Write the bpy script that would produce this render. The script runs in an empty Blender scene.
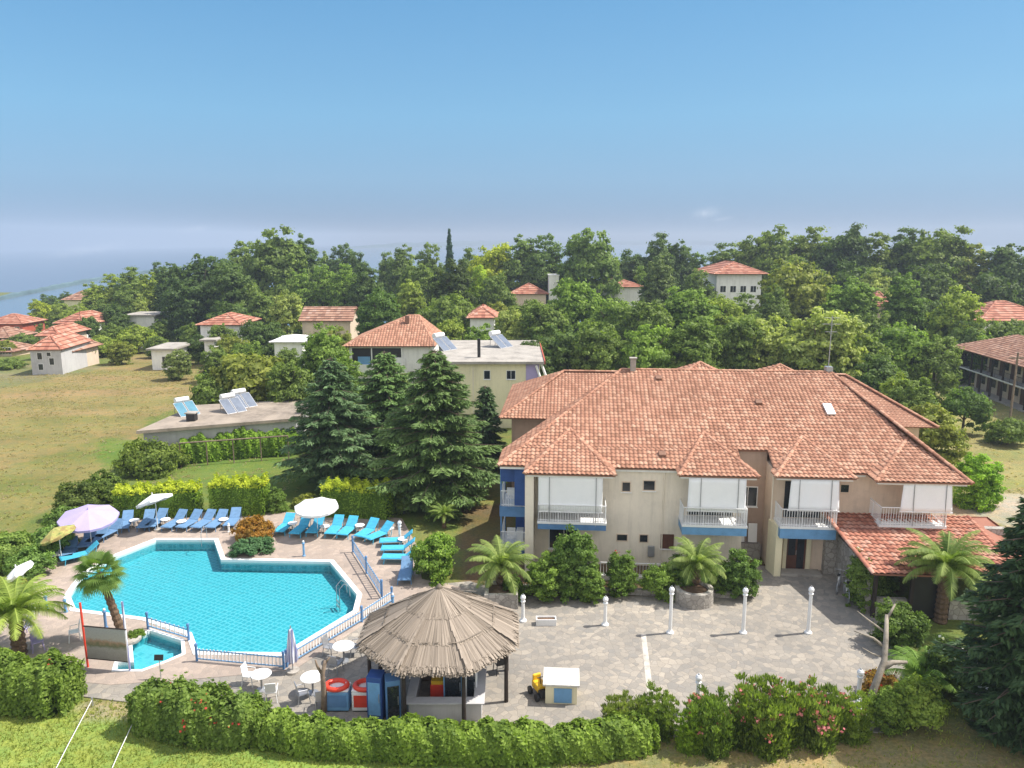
import bpy, bmesh, math, random
import numpy as np
from mathutils import Vector, Matrix
R = math.radians
S = bpy.context.scene
col = S.collection
# ------------------------------------------------------------------ camera
F = 760.0; YH = 240.0; TH = math.atan((384-YH)/F); H = 18.0
cth, sth = math.cos(TH), math.sin(TH)
cd = bpy.data.cameras.new('camera'); cam = bpy.data.objects.new('camera', cd); col.objects.link(cam)
cam.location = (0, 0, H); cam.rotation_euler = (math.pi/2-TH, 0, 0)
cd.sensor_width = 36; cd.lens = F/1024*36; cd.clip_start = .5; cd.clip_end = 20000
S.camera = cam
# ------------------------------------------------------------------ light
SUN_EL = R(55); SUN_AZ = R(80)          # azimuth clockwise from +Y: the sun stands to the right, a little behind the hotel
w = bpy.data.worlds.new('World'); S.world = w; w.use_nodes = True
nt = w.node_tree; nt.nodes.clear()
def N(nt, t, **k):
    n = nt.nodes.new(t)
    for a, b in k.items(): setattr(n, a, b)
    return n
tc = N(nt, 'ShaderNodeTexCoord'); sx = N(nt, 'ShaderNodeSeparateXYZ'); mx = N(nt, 'ShaderNodeMath', operation='MAXIMUM'); cx = N(nt, 'ShaderNodeCombineXYZ')
mx.inputs[1].default_value = 0.
sky = N(nt, 'ShaderNodeTexSky', sky_type='NISHITA'); sky.sun_disc = False
sky.sun_elevation = SUN_EL; sky.sun_rotation = SUN_AZ; sky.altitude = 0; sky.air_density = 1.0; sky.dust_density = .6; sky.ozone_density = 2.2
bg = N(nt, 'ShaderNodeBackground'); bg.inputs[1].default_value = .15
out = N(nt, 'ShaderNodeOutputWorld')
L_ = nt.links.new
L_(tc.outputs['Generated'], sx.inputs[0]); L_(sx.outputs[0], cx.inputs[0]); L_(sx.outputs[1], cx.inputs[1]); L_(sx.outputs[2], mx.inputs[0]); zz_ = N(nt, 'ShaderNodeMath', operation='MULTIPLY_ADD'); zz_.inputs[1].default_value = .85; zz_.inputs[2].default_value = .15; L_(mx.outputs[0], zz_.inputs[0]); L_(zz_.outputs[0], cx.inputs[2])
L_(cx.outputs[0], sky.inputs[0])
# thin wisps of cloud low in the sky
# sky dimmed in view; overhead and behind the camera brightened as added facade fill
zr_ = N(nt, 'ShaderNodeValToRGB'); L_(mx.outputs[0], zr_.inputs[0]); e_ = zr_.color_ramp.elements
for p_, c_ in ((0, (.42, .415, .45)), (.025, (.43, .46, .48)), (.075, (.545, .64, .62)), (.15, (.565, .775, .74)), (.22, (.52, .77, .765)), (.32, (.43, .74, .78)), (.5, (.95, .88, .80)), (1, (2.2, 1.7, 1.3))):
    k_ = e_.new(p_) if p_ not in (0, 1) else e_[0 if p_ == 0 else -1]; k_.color = (*c_, 1)
vm = N(nt, 'ShaderNodeMixRGB', blend_type='MULTIPLY'); vm.inputs[0].default_value = 1; L_(sky.outputs[0], vm.inputs[1]); L_(zr_.outputs[0], vm.inputs[2])
kx = N(nt, 'ShaderNodeMath', operation='MULTIPLY_ADD'); L_(sx.outputs[0], kx.inputs[0]); kx.inputs[1].default_value = -.30; kx.inputs[2].default_value = 1.
ky = N(nt, 'ShaderNodeMapRange'); L_(sx.outputs[1], ky.inputs[0]); ky.inputs[1].default_value = .3; ky.inputs[2].default_value = -.8; ky.inputs[3].default_value = 1; ky.inputs[4].default_value = 1.5
kk = N(nt, 'ShaderNodeMath', operation='MULTIPLY'); L_(kx.outputs[0], kk.inputs[0]); L_(ky.outputs[0], kk.inputs[1])
vs_ = N(nt, 'ShaderNodeVectorMath', operation='SCALE'); L_(vm.outputs[0], vs_.inputs[0]); L_(kk.outputs[0], vs_.inputs['Scale'])
last = vs_.outputs[0]
vy = N(nt, 'ShaderNodeMapRange'); L_(sx.outputs[1], vy.inputs[0]); vy.inputs[1].default_value = .05; vy.inputs[2].default_value = -.7; vy.inputs[3].default_value = 0; vy.inputs[4].default_value = .8
vw = N(nt, 'ShaderNodeMixRGB'); L_(vy.outputs[0], vw.inputs[0]); L_(last, vw.inputs[1]); vw.inputs[2].default_value = (6.4, 6.1, 5.8, 1); last = vw.outputs[0]  # white fill added to the unseen sky behind the camera
def skydir(px, py):
    a = (px-512)/F; b = (384-py)/F
    return Vector((a, cth+b*sth, -sth+b*cth)).normalized()
for (px, py, wd, ht, am) in ((92, 249, .035, .0045, .35), (196, 229, .013, .003, .5), (706, 213, .013, .005, .55), (722, 219, .01, .002, .35)):
    d = skydir(px, py); rt = Vector((d.y, -d.x, 0)).normalized(); up = rt.cross(d)
    tl = .16; r2 = rt*math.cos(tl)+up*math.sin(tl); u2 = up*math.cos(tl)-rt*math.sin(tl)
    s1 = N(nt, 'ShaderNodeVectorMath', operation='DOT_PRODUCT'); L_(tc.outputs['Generated'], s1.inputs[0]); s1.inputs[1].default_value = r2/wd
    s2 = N(nt, 'ShaderNodeVectorMath', operation='DOT_PRODUCT'); L_(tc.outputs['Generated'], s2.inputs[0]); s2.inputs[1].default_value = u2/ht
    o1 = d.dot(r2)/wd; o2 = d.dot(u2)/ht
    def m(op, a, b=None):
        n = N(nt, 'ShaderNodeMath', operation=op)
        for i, q in enumerate((a, b)):
            if q is None: continue
            if isinstance(q, (int, float)): n.inputs[i].default_value = q
            else: L_(q, n.inputs[i])
        return n.outputs[0]
    a = m('SUBTRACT', s1.outputs['Value'], o1); b = m('SUBTRACT', s2.outputs['Value'], o2)
    rr = m('ADD', m('MULTIPLY', a, a), m('MULTIPLY', b, b))
    nz = N(nt, 'ShaderNodeTexNoise'); L_(tc.outputs['Generated'], nz.inputs[0]); nz.inputs['Scale'].default_value = 120; nz.inputs['Detail'].default_value = 4
    g = m('MULTIPLY', m('POWER', 2.718, m('MULTIPLY', rr, -1.0)), m('MULTIPLY', nz.outputs[0], am*.9))
    mix = N(nt, 'ShaderNodeMixRGB'); L_(g, mix.inputs[0]); L_(last, mix.inputs[1]); mix.inputs[2].default_value = (6, 6, 6.3, 1); last = mix.outputs[0]
L_(last, bg.inputs[0]); L_(bg.outputs[0], out.inputs[0])
sl = bpy.data.lights.new('sun', 'SUN'); sl.energy = 4.8; sl.angle = R(.53); sl.color = (1, .95, .87)
so = bpy.data.objects.new('sun', sl); col.objects.link(so)
sd = Vector((math.sin(SUN_AZ)*math.cos(SUN_EL), math.cos(SUN_AZ)*math.cos(SUN_EL), math.sin(SUN_EL)))
so.rotation_euler = sd.to_track_quat('Z', 'Y').to_euler()
S.view_settings.view_transform = 'Standard'; S.view_settings.look = 'None'; S.view_settings.gamma = 1; S.view_settings.use_curve_mapping = False
S.view_settings.exposure = .54
S.cycles.use_denoising = True; S.cycles.max_bounces = 6; S.cycles.transparent_max_bounces = 12; S.cycles.volume_bounces = 0
S.cycles.use_adaptive_sampling = True; S.cycles.caustics_reflective = False; S.cycles.caustics_refractive = False

# ------------------------------------------------------------------ geometry of the view (only used to measure the photograph)
def ray(px, py):
    a = (px-512)/F; b = (384-py)/F
    return (a, cth+b*sth, -sth+b*cth)
def P(px, py, z=0.):
    d = ray(px, py); t = (z-H)/d[2]; return (d[0]*t, d[1]*t)
def sst(a, b, x):
    t = min(1, max(0, (x-a)/(b-a))); return t*t*(3-2*t)
def zt(x, y):
    return -11.0*sst(105, 290, y - .15*x)
def XZ(px, py, Y):
    d = ray(px, py); t = Y/d[1]; return d[0]*t, H+d[2]*t
def onground(px, py):
    z = 0.
    for _ in range(12):
        x, y = P(px, py, z); z = .5*z+.5*zt(x, y)
    return x, y, z
YA = R(-4.5); O = (0., 40.3)
ex = (math.cos(YA), math.sin(YA)); ey = (-math.sin(YA), math.cos(YA))
def W(u, v): return (O[0]+u*ex[0]+v*ey[0], O[1]+u*ex[1]+v*ey[1])
def UV(x, y): d = (x-O[0], y-O[1]); return d[0]*ex[0]+d[1]*ex[1], d[0]*ey[0]+d[1]*ey[1]

# ------------------------------------------------------------------ materials
def newmat(name):
    m = bpy.data.materials.new(name); m.use_nodes = True; nt = m.node_tree; nt.nodes.clear()
    o = N(nt, 'ShaderNodeOutputMaterial'); return m, nt, o
def mathn(nt, op, a, b=None, clamp=False):
    n = N(nt, 'ShaderNodeMath', operation=op); n.use_clamp = clamp
    for i, q in enumerate((a, b)):
        if q is None: continue
        if isinstance(q, (int, float)): n.inputs[i].default_value = q
        else: nt.links.new(q, n.inputs[i])
    return n.outputs[0]
def mixc(nt, fac, a, b, mode='MIX'):
    n = N(nt, 'ShaderNodeMixRGB', blend_type=mode)
    for i, q in enumerate((fac, a, b)):
        if isinstance(q, (int, float)): n.inputs[i].default_value = q
        elif isinstance(q, tuple): n.inputs[i].default_value = q if len(q) == 4 else (*q, 1)
        else: nt.links.new(q, n.inputs[i])
    return n.outputs[0]
def noise(nt, co, scale, detail=4, rough=.55, dist=0):
    n = N(nt, 'ShaderNodeTexNoise'); nt.links.new(co, n.inputs['Vector']); n.inputs['Scale'].default_value = scale
    n.inputs['Detail'].default_value = detail; n.inputs['Roughness'].default_value = rough; n.inputs['Distortion'].default_value = dist
    return n.outputs[0]
def ramp(nt, fac, stops):
    n = N(nt, 'ShaderNodeValToRGB'); nt.links.new(fac, n.inputs[0]); e = n.color_ramp.elements
    while len(e) < len(stops): e.new(.5)
    for k, (p, c) in zip(e, stops): k.position = p; k.color = (*c, 1) if len(c) == 3 else c
    return n.outputs[0]
def principled(nt, o, colr, rough=.8, metal=0., bump=None, bstr=.3, bdist=.02, spec=.4, trans=0.):
    p = N(nt, 'ShaderNodeBsdfPrincipled')
    if isinstance(colr, tuple): p.inputs['Base Color'].default_value = (*colr[:3], 1)
    else: nt.links.new(colr, p.inputs['Base Color'])
    if isinstance(rough, (int, float)): p.inputs['Roughness'].default_value = rough
    else: nt.links.new(rough, p.inputs['Roughness'])
    p.inputs['Metallic'].default_value = metal; p.inputs['Specular IOR Level'].default_value = spec; p.inputs['Transmission Weight'].default_value = trans
    if bump is not None:
        b = N(nt, 'ShaderNodeBump'); nt.links.new(bump, b.inputs['Height']); b.inputs['Strength'].default_value = bstr; b.inputs['Distance'].default_value = bdist
        nt.links.new(b.outputs[0], p.inputs['Normal'])
    nt.links.new(p.outputs[0], o.inputs[0]); return p
def plain(name, c, rough=.7, var=.15, scale=3., metal=0., bump=.15, spec=.4):
    """a painted or plastered surface with blotches of wear"""
    m, nt, o = newmat(name); t = N(nt, 'ShaderNodeTexCoord'); co = t.outputs['Object']
    n1 = noise(nt, co, scale, 6, .6); n2 = noise(nt, co, scale*7, 4, .6)
    k = mathn(nt, 'ADD', mathn(nt, 'MULTIPLY', n1, .7), mathn(nt, 'MULTIPLY', n2, .3))
    d = tuple(x*(1-var*1.6) for x in c); l = tuple(min(.95, x*(1+var)) for x in c)
    cc = ramp(nt, k, [(.3, d), (.5, c), (.7, l)])
    if 'stucco' in name:
        mp = N(nt, 'ShaderNodeMapping'); nt.links.new(co, mp.inputs[0]); mp.inputs['Scale'].default_value = (2.2, 2.2, .22); n3 = noise(nt, mp.outputs[0], 1.6, 5, .65)
        cc = mixc(nt, ramp(nt, n3, [(.48, (0,)*3), (.75, (.45,)*3)]), cc, tuple(x*.6 for x in c))
    principled(nt, o, cc, rough, metal, n2, bump, .01, spec); return m
M = {}
M['stucco'] = plain('cream_stucco', (.80, .72, .60), .9, .10, .5)
M['stucco_tan'] = plain('tan_stucco', (.68, .55, .43), .9, .12, .5)
M['stucco_brown'] = plain('brown_stucco', (.42, .31, .24), .9, .12, .5)
M['stucco_white'] = plain('white_stucco', (.84, .83, .80), .9, .08, .4)
M['stucco_grey'] = plain('grey_stucco', (.50, .49, .49), .9, .12, .4)
M['stucco_yellow'] = plain('yellow_stucco', (.82, .75, .52), .9, .08, .4)
M['roofing'] = plain('brown_roofing', (.30, .25, .20), .9, .35, .5, bump=.4)
M['concrete'] = plain('concrete', (.36, .33, .29), .9, .3, .6, bump=.4)
M['white'] = plain('white_paint', (.78, .78, .77), .5, .06, 2)
M['awning'] = plain('awning_cloth', (.88, .89, .90), .8, .03, 1)
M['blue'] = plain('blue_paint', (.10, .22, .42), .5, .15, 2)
M['bluelight'] = plain('light_blue_paint', (.15, .33, .56), .5, .15, 2)
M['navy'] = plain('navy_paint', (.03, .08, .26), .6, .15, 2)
M['red'] = plain('red_plastic', (.70, .06, .03), .4, .1, 2)
M['orange'] = plain('orange_plastic', (.75, .22, .05), .4, .1, 2)
M['yellow'] = plain('yellow_plastic', (.80, .48, .03), .4, .1, 2)
M['black'] = plain('black_paint', (.02, .02, .02), .5, .1, 3)
M['darkwood'] = plain('dark_wood', (.035, .025, .02), .8, .3, 5)
M['wood'] = plain('weathered_wood', (.20, .15, .11), .9, .35, 6, bump=.5)
M['bark'] = plain('bark', (.13, .095, .07), .95, .4, 4, bump=.8)
M['deadbark'] = plain('pale_bark', (.30, .26, .21), .95, .35, 4, bump=.8)
M['palmbark'] = plain('palm_bark', (.14, .09, .055), .95, .45, 9, bump=.9)
M['metal'] = plain('grey_metal', (.40, .41, .43), .4, .1, 3, metal=.6)
M['sling'] = plain('teal_sling', (.06, .40, .60), .7, .15, 5)
M['slingblue'] = plain('blue_sling', (.13, .25, .42), .7, .15, 5)
M['glass'] = plain('dark_glass', (.02, .025, .03), .08, .1, 2, bump=0, spec=.8)
M['doorbrown'] = plain('brown_door', (.12, .05, .03), .6, .2, 4)
M['lilac'] = plain('lilac_cloth', (.40, .34, .58), .8, .04, 2)
M['lamp'] = plain('lamp_globe', (.80, .80, .80), .3, .03, 2, bump=0)
M['redtile_flat'] = plain('red_fascia', (.45, .10, .06), .8, .2, 3)
M['soil'] = plain('soil', (.16, .10, .065), .95, .35, 2, bump=.6)
M['solarblue'] = plain('blue_solar_glass', (.10, .24, .32), .2, .2, 1, bump=0)
M['panel'] = plain('solar_glass', (.16, .19, .24), .15, .2, 1, bump=0, spec=.8)

def stone_mat(name, c1, c2, mortar, scale, bstr=.5, grout=.045, mstr=.6):
    m, nt, o = newmat(name); t = N(nt, 'ShaderNodeTexCoord'); co = t.outputs['Object']
    nd = N(nt, 'ShaderNodeTexNoise'); nt.links.new(co, nd.inputs['Vector']); nd.inputs['Scale'].default_value = scale*.8
    add = N(nt, 'ShaderNodeVectorMath', operation='MULTIPLY_ADD'); nt.links.new(nd.outputs['Color'], add.inputs[0]); add.inputs[1].default_value = (.35/scale,)*3; nt.links.new(co, add.inputs[2])
    v = N(nt, 'ShaderNodeTexVoronoi'); nt.links.new(add.outputs[0], v.inputs['Vector']); v.inputs['Scale'].default_value = scale
    e = N(nt, 'ShaderNodeTexVoronoi', feature='DISTANCE_TO_EDGE'); nt.links.new(add.outputs[0], e.inputs['Vector']); e.inputs['Scale'].default_value = scale
    sp = N(nt, 'ShaderNodeSeparateColor'); nt.links.new(v.outputs['Color'], sp.inputs[0])
    big = noise(nt, co, .22, 5, .6); fine = noise(nt, co, 14, 5, .7)
    a = mixc(nt, sp.outputs[0], c1, c2)
    a = mixc(nt, mathn(nt, 'MULTIPLY', sp.outputs[1], .35), a, tuple(x*.55 for x in c1))
    a = mixc(nt, mathn(nt, 'MULTIPLY', fine, .45), a, tuple(x*.5 for x in c2))
    a = mixc(nt, ramp(nt, big, [(.38, (0, 0, 0)), (.68, (.45, .45, .45))]), a, tuple(x*.5 for x in c2))
    ed = mathn(nt, 'LESS_THAN', e.outputs['Distance'], grout)
    a = mixc(nt, mathn(nt, 'MULTIPLY', ed, mstr), a, mortar)
    h = mathn(nt, 'ADD', mathn(nt, 'MULTIPLY', mathn(nt, 'MINIMUM', e.outputs['Distance'], .1), 6.), mathn(nt, 'MULTIPLY', fine, .3))
    principled(nt, o, a, .85, 0, h, bstr, .02, .3); return m
M['paving'] = stone_mat('crazy_paving', (.48, .42, .34), (.275, .26, .235), (.19, .17, .15), 3.3, .4, .04, .5)
M['pinkpaving'] = stone_mat('pink_paving', (.54, .43, .35), (.40, .33, .28), (.30, .25, .21), 3.6, .4, .04, .5)
M['stonewall'] = stone_mat('rubble_stone', (.60, .56, .50), (.38, .35, .31), (.20, .18, .16), 3.5, .9, .06)

def tile_mat(name, cs):
    m, nt, o = newmat(name); at = N(nt, 'ShaderNodeAttribute', attribute_name='tuv'); t = N(nt, 'ShaderNodeTexCoord'); co = t.outputs['Object']
    fl = N(nt, 'ShaderNodeVectorMath', operation='FLOOR'); nt.links.new(at.outputs['Vector'], fl.inputs[0])
    wn = N(nt, 'ShaderNodeTexWhiteNoise'); nt.links.new(fl.outputs[0], wn.inputs['Vector'])
    big = noise(nt, co, .35, 6, .65); fine = noise(nt, co, 9, 4, .7)
    a = ramp(nt, wn.outputs[0], [(0, cs[0]), (.35, cs[1]), (.7, cs[2]), (.95, cs[3])])
    a = mixc(nt, ramp(nt, big, [(.42, (0, 0, 0)), (.72, (.55, .55, .55))]), a, cs[0])
    a = mixc(nt, ramp(nt, fine, [(.5, (0, 0, 0)), (.8, (.5, .5, .5))]), a, tuple(x*.45 for x in cs[0]))
    fr = N(nt, 'ShaderNodeVectorMath', operation='FRACTION'); nt.links.new(at.outputs['Vector'], fr.inputs[0])
    sp = N(nt, 'ShaderNodeSeparateXYZ'); nt.links.new(fr.outputs[0], sp.inputs[0])
    # each tile is darker along its lower edge
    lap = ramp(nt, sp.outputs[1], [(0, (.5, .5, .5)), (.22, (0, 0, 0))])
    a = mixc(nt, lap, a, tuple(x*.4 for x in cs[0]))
    principled(nt, o, a, .85, 0, fine, .3, .01, .25); return m
M['tile'] = tile_mat('terracotta_tiles', [(.30, .15, .095), (.43, .215, .14), (.49, .265, .175), (.54, .325, .225)])
M['tile_old'] = tile_mat('weathered_tiles', [(.22, .12, .085), (.36, .19, .13), (.44, .26, .18), (.48, .32, .25)])
M['tile_red'] = tile_mat('red_tiles', [(.31, .12, .08), (.45, .19, .125), (.52, .25, .17), (.55, .32, .24)])

def leaf_mat(name, dark, light, trans=.35):
    m, nt, o = newmat(name); at = N(nt, 'ShaderNodeAttribute', attribute_name='tone'); oi = N(nt, 'ShaderNodeObjectInfo')
    a = ramp(nt, at.outputs['Fac'], [(0, dark), (1, light)])
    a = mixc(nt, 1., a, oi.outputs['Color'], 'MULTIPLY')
    d = N(nt, 'ShaderNodeBsdfPrincipled'); nt.links.new(a, d.inputs['Base Color']); d.inputs['Roughness'].default_value = .6; d.inputs['Specular IOR Level'].default_value = .25
    tr = N(nt, 'ShaderNodeBsdfTranslucent'); b = mixc(nt, 1., a, (1.25, 1.35, .6, 1), 'MULTIPLY'); nt.links.new(b, tr.inputs[0])
    mx = N(nt, 'ShaderNodeMixShader'); mx.inputs[0].default_value = trans
    nt.links.new(d.outputs[0], mx.inputs[1]); nt.links.new(tr.outputs[0], mx.inputs[2]); nt.links.new(mx.outputs[0], o.inputs[0]); return m
M['leaf'] = leaf_mat('leaves', (.10, .145, .035), (.34, .40, .115), .42)
M['needle'] = leaf_mat('needles', (.05, .085, .035), (.15, .21, .10), .2)
M['palm'] = leaf_mat('palm_leaves', (.11, .18, .035), (.34, .42, .12), .4)
M['yellowleaf'] = leaf_mat('golden_leaves', (.30, .38, .02), (.62, .66, .05), .35)
M['pinkflower'] = leaf_mat('pink_petals', (.45, .10, .12), (.75, .28, .28), .3)
M['redflower'] = leaf_mat('red_petals', (.32, .03, .02), (.55, .07, .05), .3)
M['whiteflower'] = leaf_mat('white_petals', (.55, .55, .5), (.8, .8, .75), .3)
M['blades'] = leaf_mat('grass_blades', (.18, .23, .05), (.42, .44, .15), .45)
M['reed'] = leaf_mat('thatch_reeds', (.16, .13, .10), (.43, .355, .28), .05)

def ground_mat():
    m, nt, o = newmat('ground_soil_and_grass'); at = N(nt, 'ShaderNodeAttribute', attribute_name='gcol'); t = N(nt, 'ShaderNodeTexCoord'); co = t.outputs['Object']
    mp = N(nt, 'ShaderNodeMapping'); nt.links.new(co, mp.inputs[0]); mp.inputs['Scale'].default_value = (.45, 1.3, 1); mp.inputs['Rotation'].default_value = (0, 0, R(12))
    n1 = noise(nt, mp.outputs[0], .12, 8, .65, .6); n2 = noise(nt, co, 1.1, 8, .75); n3 = noise(nt, co, 6.5, 6, .8)
    a = mixc(nt, ramp(nt, n1, [(.36, (.8,)*3), (.66, (0, 0, 0))]), at.outputs['Color'], mixc(nt, 1., at.outputs['Color'], (.62, .92, .55), 'MULTIPLY'))
    a = mixc(nt, ramp(nt, n2, [(.42, (0,)*3), (.62, (.9,)*3)]), a, mixc(nt, 1., a, (1.4, 1.12, .95), 'MULTIPLY'))
    a = mixc(nt, ramp(nt, n3, [(.42, (.65,)*3), (.6, (0,)*3)]), a, mixc(nt, 1., a, (.5, .55, .5), 'MULTIPLY'))
    h = mathn(nt, 'ADD', n2, mathn(nt, 'MULTIPLY', n3, .5))
    principled(nt, o, a, .95, 0, h, .8, .12, .1); return m
M['ground'] = ground_mat()
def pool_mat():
    m, nt, o = newmat('pool_mosaic_ripple_light'); t = N(nt, 'ShaderNodeTexCoord'); co = t.outputs['Object']
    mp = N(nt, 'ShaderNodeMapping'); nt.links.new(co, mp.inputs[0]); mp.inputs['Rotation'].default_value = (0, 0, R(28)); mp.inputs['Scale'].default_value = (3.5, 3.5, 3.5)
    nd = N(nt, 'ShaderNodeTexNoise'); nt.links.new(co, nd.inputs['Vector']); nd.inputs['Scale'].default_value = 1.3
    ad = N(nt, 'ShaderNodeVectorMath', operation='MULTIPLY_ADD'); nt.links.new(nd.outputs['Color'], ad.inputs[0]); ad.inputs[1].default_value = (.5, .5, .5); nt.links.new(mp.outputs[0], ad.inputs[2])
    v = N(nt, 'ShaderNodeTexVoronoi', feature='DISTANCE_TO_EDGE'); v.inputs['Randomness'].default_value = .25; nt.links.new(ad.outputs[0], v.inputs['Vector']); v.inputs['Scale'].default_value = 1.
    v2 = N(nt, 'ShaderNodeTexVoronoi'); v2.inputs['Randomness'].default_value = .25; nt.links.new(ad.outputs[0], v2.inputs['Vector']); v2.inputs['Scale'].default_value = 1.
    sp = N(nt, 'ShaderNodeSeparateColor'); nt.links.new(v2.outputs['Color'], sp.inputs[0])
    a = mixc(nt, sp.outputs[0], (.03, .31, .38), (.04, .37, .44)); a = mixc(nt, ramp(nt, v.outputs['Distance'], [(.05, (.75,)*3), (.22, (0,)*3)]), a, (.15, .54, .60))  # lighter net of lines is ripple light painted over the tile colour
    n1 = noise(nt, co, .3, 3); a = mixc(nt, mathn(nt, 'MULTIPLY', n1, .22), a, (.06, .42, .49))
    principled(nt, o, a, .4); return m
M['mosaic_ripple_light'] = pool_mat()
def water_mat(name, tint, scale, strength, rough=.02, mixdiff=None):
    m, nt, o = newmat(name); t = N(nt, 'ShaderNodeTexCoord'); co = t.outputs['Object']
    h = noise(nt, co, scale, 3, .6, .3); b = N(nt, 'ShaderNodeBump'); nt.links.new(h, b.inputs['Height']); b.inputs['Strength'].default_value = strength; b.inputs['Distance'].default_value = .1
    fr = N(nt, 'ShaderNodeFresnel'); fr.inputs[0].default_value = 1.33; nt.links.new(b.outputs[0], fr.inputs['Normal'])
    g = N(nt, 'ShaderNodeBsdfGlossy'); g.inputs['Roughness'].default_value = rough; nt.links.new(b.outputs[0], g.inputs['Normal'])
    if mixdiff:
        a = N(nt, 'ShaderNodeBsdfDiffuse'); a.inputs[0].default_value = (*mixdiff, 1)
    else:
        a = N(nt, 'ShaderNodeBsdfTransparent'); a.inputs[0].default_value = (*tint, 1)
    mx = N(nt, 'ShaderNodeMixShader'); nt.links.new(fr.outputs[0], mx.inputs[0]); nt.links.new(a.outputs[0], mx.inputs[1]); nt.links.new(g.outputs[0], mx.inputs[2])
    nt.links.new(mx.outputs[0], o.inputs[0]); return m
M['water'] = water_mat('pool_water', (.82, .98, 1.), 2.6, .6)
M['sea'] = water_mat('sea_water', (0, 0, 0), .05, .6, .25, (.03, .30, .46))

# ------------------------------------------------------------------ mesh helpers
class MB:
    def __init__(s): s.v = []; s.f = []
    def add(s, vs, fs):
        k = len(s.v); s.v += [tuple(p) for p in vs]; s.f += [tuple(i+k for i in f) for f in fs]; return s
    def box(s, x0, x1, y0, y1, z0, z1):
        return s.add([(x, y, z) for x in (x0, x1) for y in (y0, y1) for z in (z0, z1)], [(0, 1, 3, 2), (4, 6, 7, 5), (0, 4, 5, 1), (2, 3, 7, 6), (0, 2, 6, 4), (1, 5, 7, 3)])
    def cbox(s, c, sz, rz=0, rx=0, ry=0):
        mt = Matrix.Translation(c) @ Matrix.Rotation(rz, 4, 'Z') @ Matrix.Rotation(ry, 4, 'Y') @ Matrix.Rotation(rx, 4, 'X')
        a, b, c2 = sz[0]/2, sz[1]/2, sz[2]/2
        return s.add([mt @ Vector((x, y, z)) for x in (-a, a) for y in (-b, b) for z in (-c2, c2)], [(0, 1, 3, 2), (4, 6, 7, 5), (0, 4, 5, 1), (2, 3, 7, 6), (0, 2, 6, 4), (1, 5, 7, 3)])
    def bar(s, p, q, r, r2=None, n=8, cap=True):
        p = Vector(p); q = Vector(q); d = (q-p).normalized(); a = d.orthogonal().normalized(); b = d.cross(a); r2 = r if r2 is None else r2
        vs = [p+(a*math.cos(t)+b*math.sin(t))*r for t in [2*math.pi*i/n for i in range(n)]]+[q+(a*math.cos(t)+b*math.sin(t))*r2 for t in [2*math.pi*i/n for i in range(n)]]
        fs = [(i, (i+1) % n, n+(i+1) % n, n+i) for i in range(n)]
        if cap: fs += [tuple(range(n))[::-1], tuple(range(n, 2*n))]
        return s.add(vs, fs)
    def tube(s, pts, rs, n=8):
        pts = [Vector(p) for p in pts]; k = len(pts); vs = []; a = None
        for i, p in enumerate(pts):
            d = (pts[min(i+1, k-1)]-pts[max(i-1, 0)]).normalized()
            a = d.orthogonal().normalized() if a is None else (a-d*a.dot(d)).normalized()
            b = d.cross(a); r = rs[i] if hasattr(rs, '__len__') else rs
            vs += [p+(a*math.cos(t)+b*math.sin(t))*r for t in [2*math.pi*j/n for j in range(n)]]
        fs = [(i*n+j, i*n+(j+1) % n, (i+1)*n+(j+1) % n, (i+1)*n+j) for i in range(k-1) for j in range(n)]
        fs += [tuple(range(n))[::-1], tuple(range((k-1)*n, k*n))]
        return s.add(vs, fs)
    def lathe(s, prof, n=16, c=(0, 0, 0)):
        k = len(prof); vs = [(c[0]+r*math.cos(2*math.pi*j/n), c[1]+r*math.sin(2*math.pi*j/n), c[2]+z) for r, z in prof for j in range(n)]
        fs = [(i*n+j, i*n+(j+1) % n, (i+1)*n+(j+1) % n, (i+1)*n+j) for i in range(k-1) for j in range(n)]
        fs += [tuple(range(n))[::-1], tuple(range((k-1)*n, k*n))]
        return s.add(vs, fs)
    def prism(s, pts, z0, z1):
        n = len(pts); zf = z1 if callable(z1) else (lambda x, y: z1)
        vs = [(x, y, z0) for x, y in pts]+[(x, y, zf(x, y)) for x, y in pts]
        return s.add(vs, [tuple(range(n))[::-1], tuple(range(n, 2*n))]+[(i, (i+1) % n, n+(i+1) % n, n+i) for i in range(n)])
    def poly(s, pts): return s.add(pts, [tuple(range(len(pts)))])
    def build(s, name, mat, parent=None, smooth=False, bevel=0, loc=None):
        me = bpy.data.meshes.new(name); me.from_pydata(s.v, [], s.f); me.update()
        bm = bmesh.new(); bm.from_mesh(me); bmesh.ops.recalc_face_normals(bm, faces=bm.faces); bm.to_mesh(me); bm.free()
        me.materials.append(M[mat] if isinstance(mat, str) else mat)
        if smooth: me.shade_smooth()
        o = bpy.data.objects.new(name, me); col.objects.link(o)
        if parent: o.parent = parent
        if loc: o.location = loc
        if bevel:
            b = o.modifiers.new('b', 'BEVEL'); b.width = bevel; b.segments = 2; b.limit_method = 'ANGLE'
        return o
def tag(o, label=None, cat=None, group=None, kind=None):
    for k, v in (('label', label), ('category', cat), ('group', group), ('kind', kind)):
        if v: o[k] = v
    return o
def thing(name, label, cat, loc=(0, 0, 0), rz=0., group=None):
    o = bpy.data.objects.new(name, None); col.objects.link(o); o.location = loc; o.rotation_euler = (0, 0, rz); o.empty_display_size = .2
    return tag(o, label, cat, group)
def copy_tree(o, parent=None):
    c = o.copy(); col.objects.link(c); c.parent = parent
    for ch in o.children: copy_tree(ch, c)
    return c
def struct(name, mb, mat, **k): return tag(mb.build(name, mat, **k), kind='structure')
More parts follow.
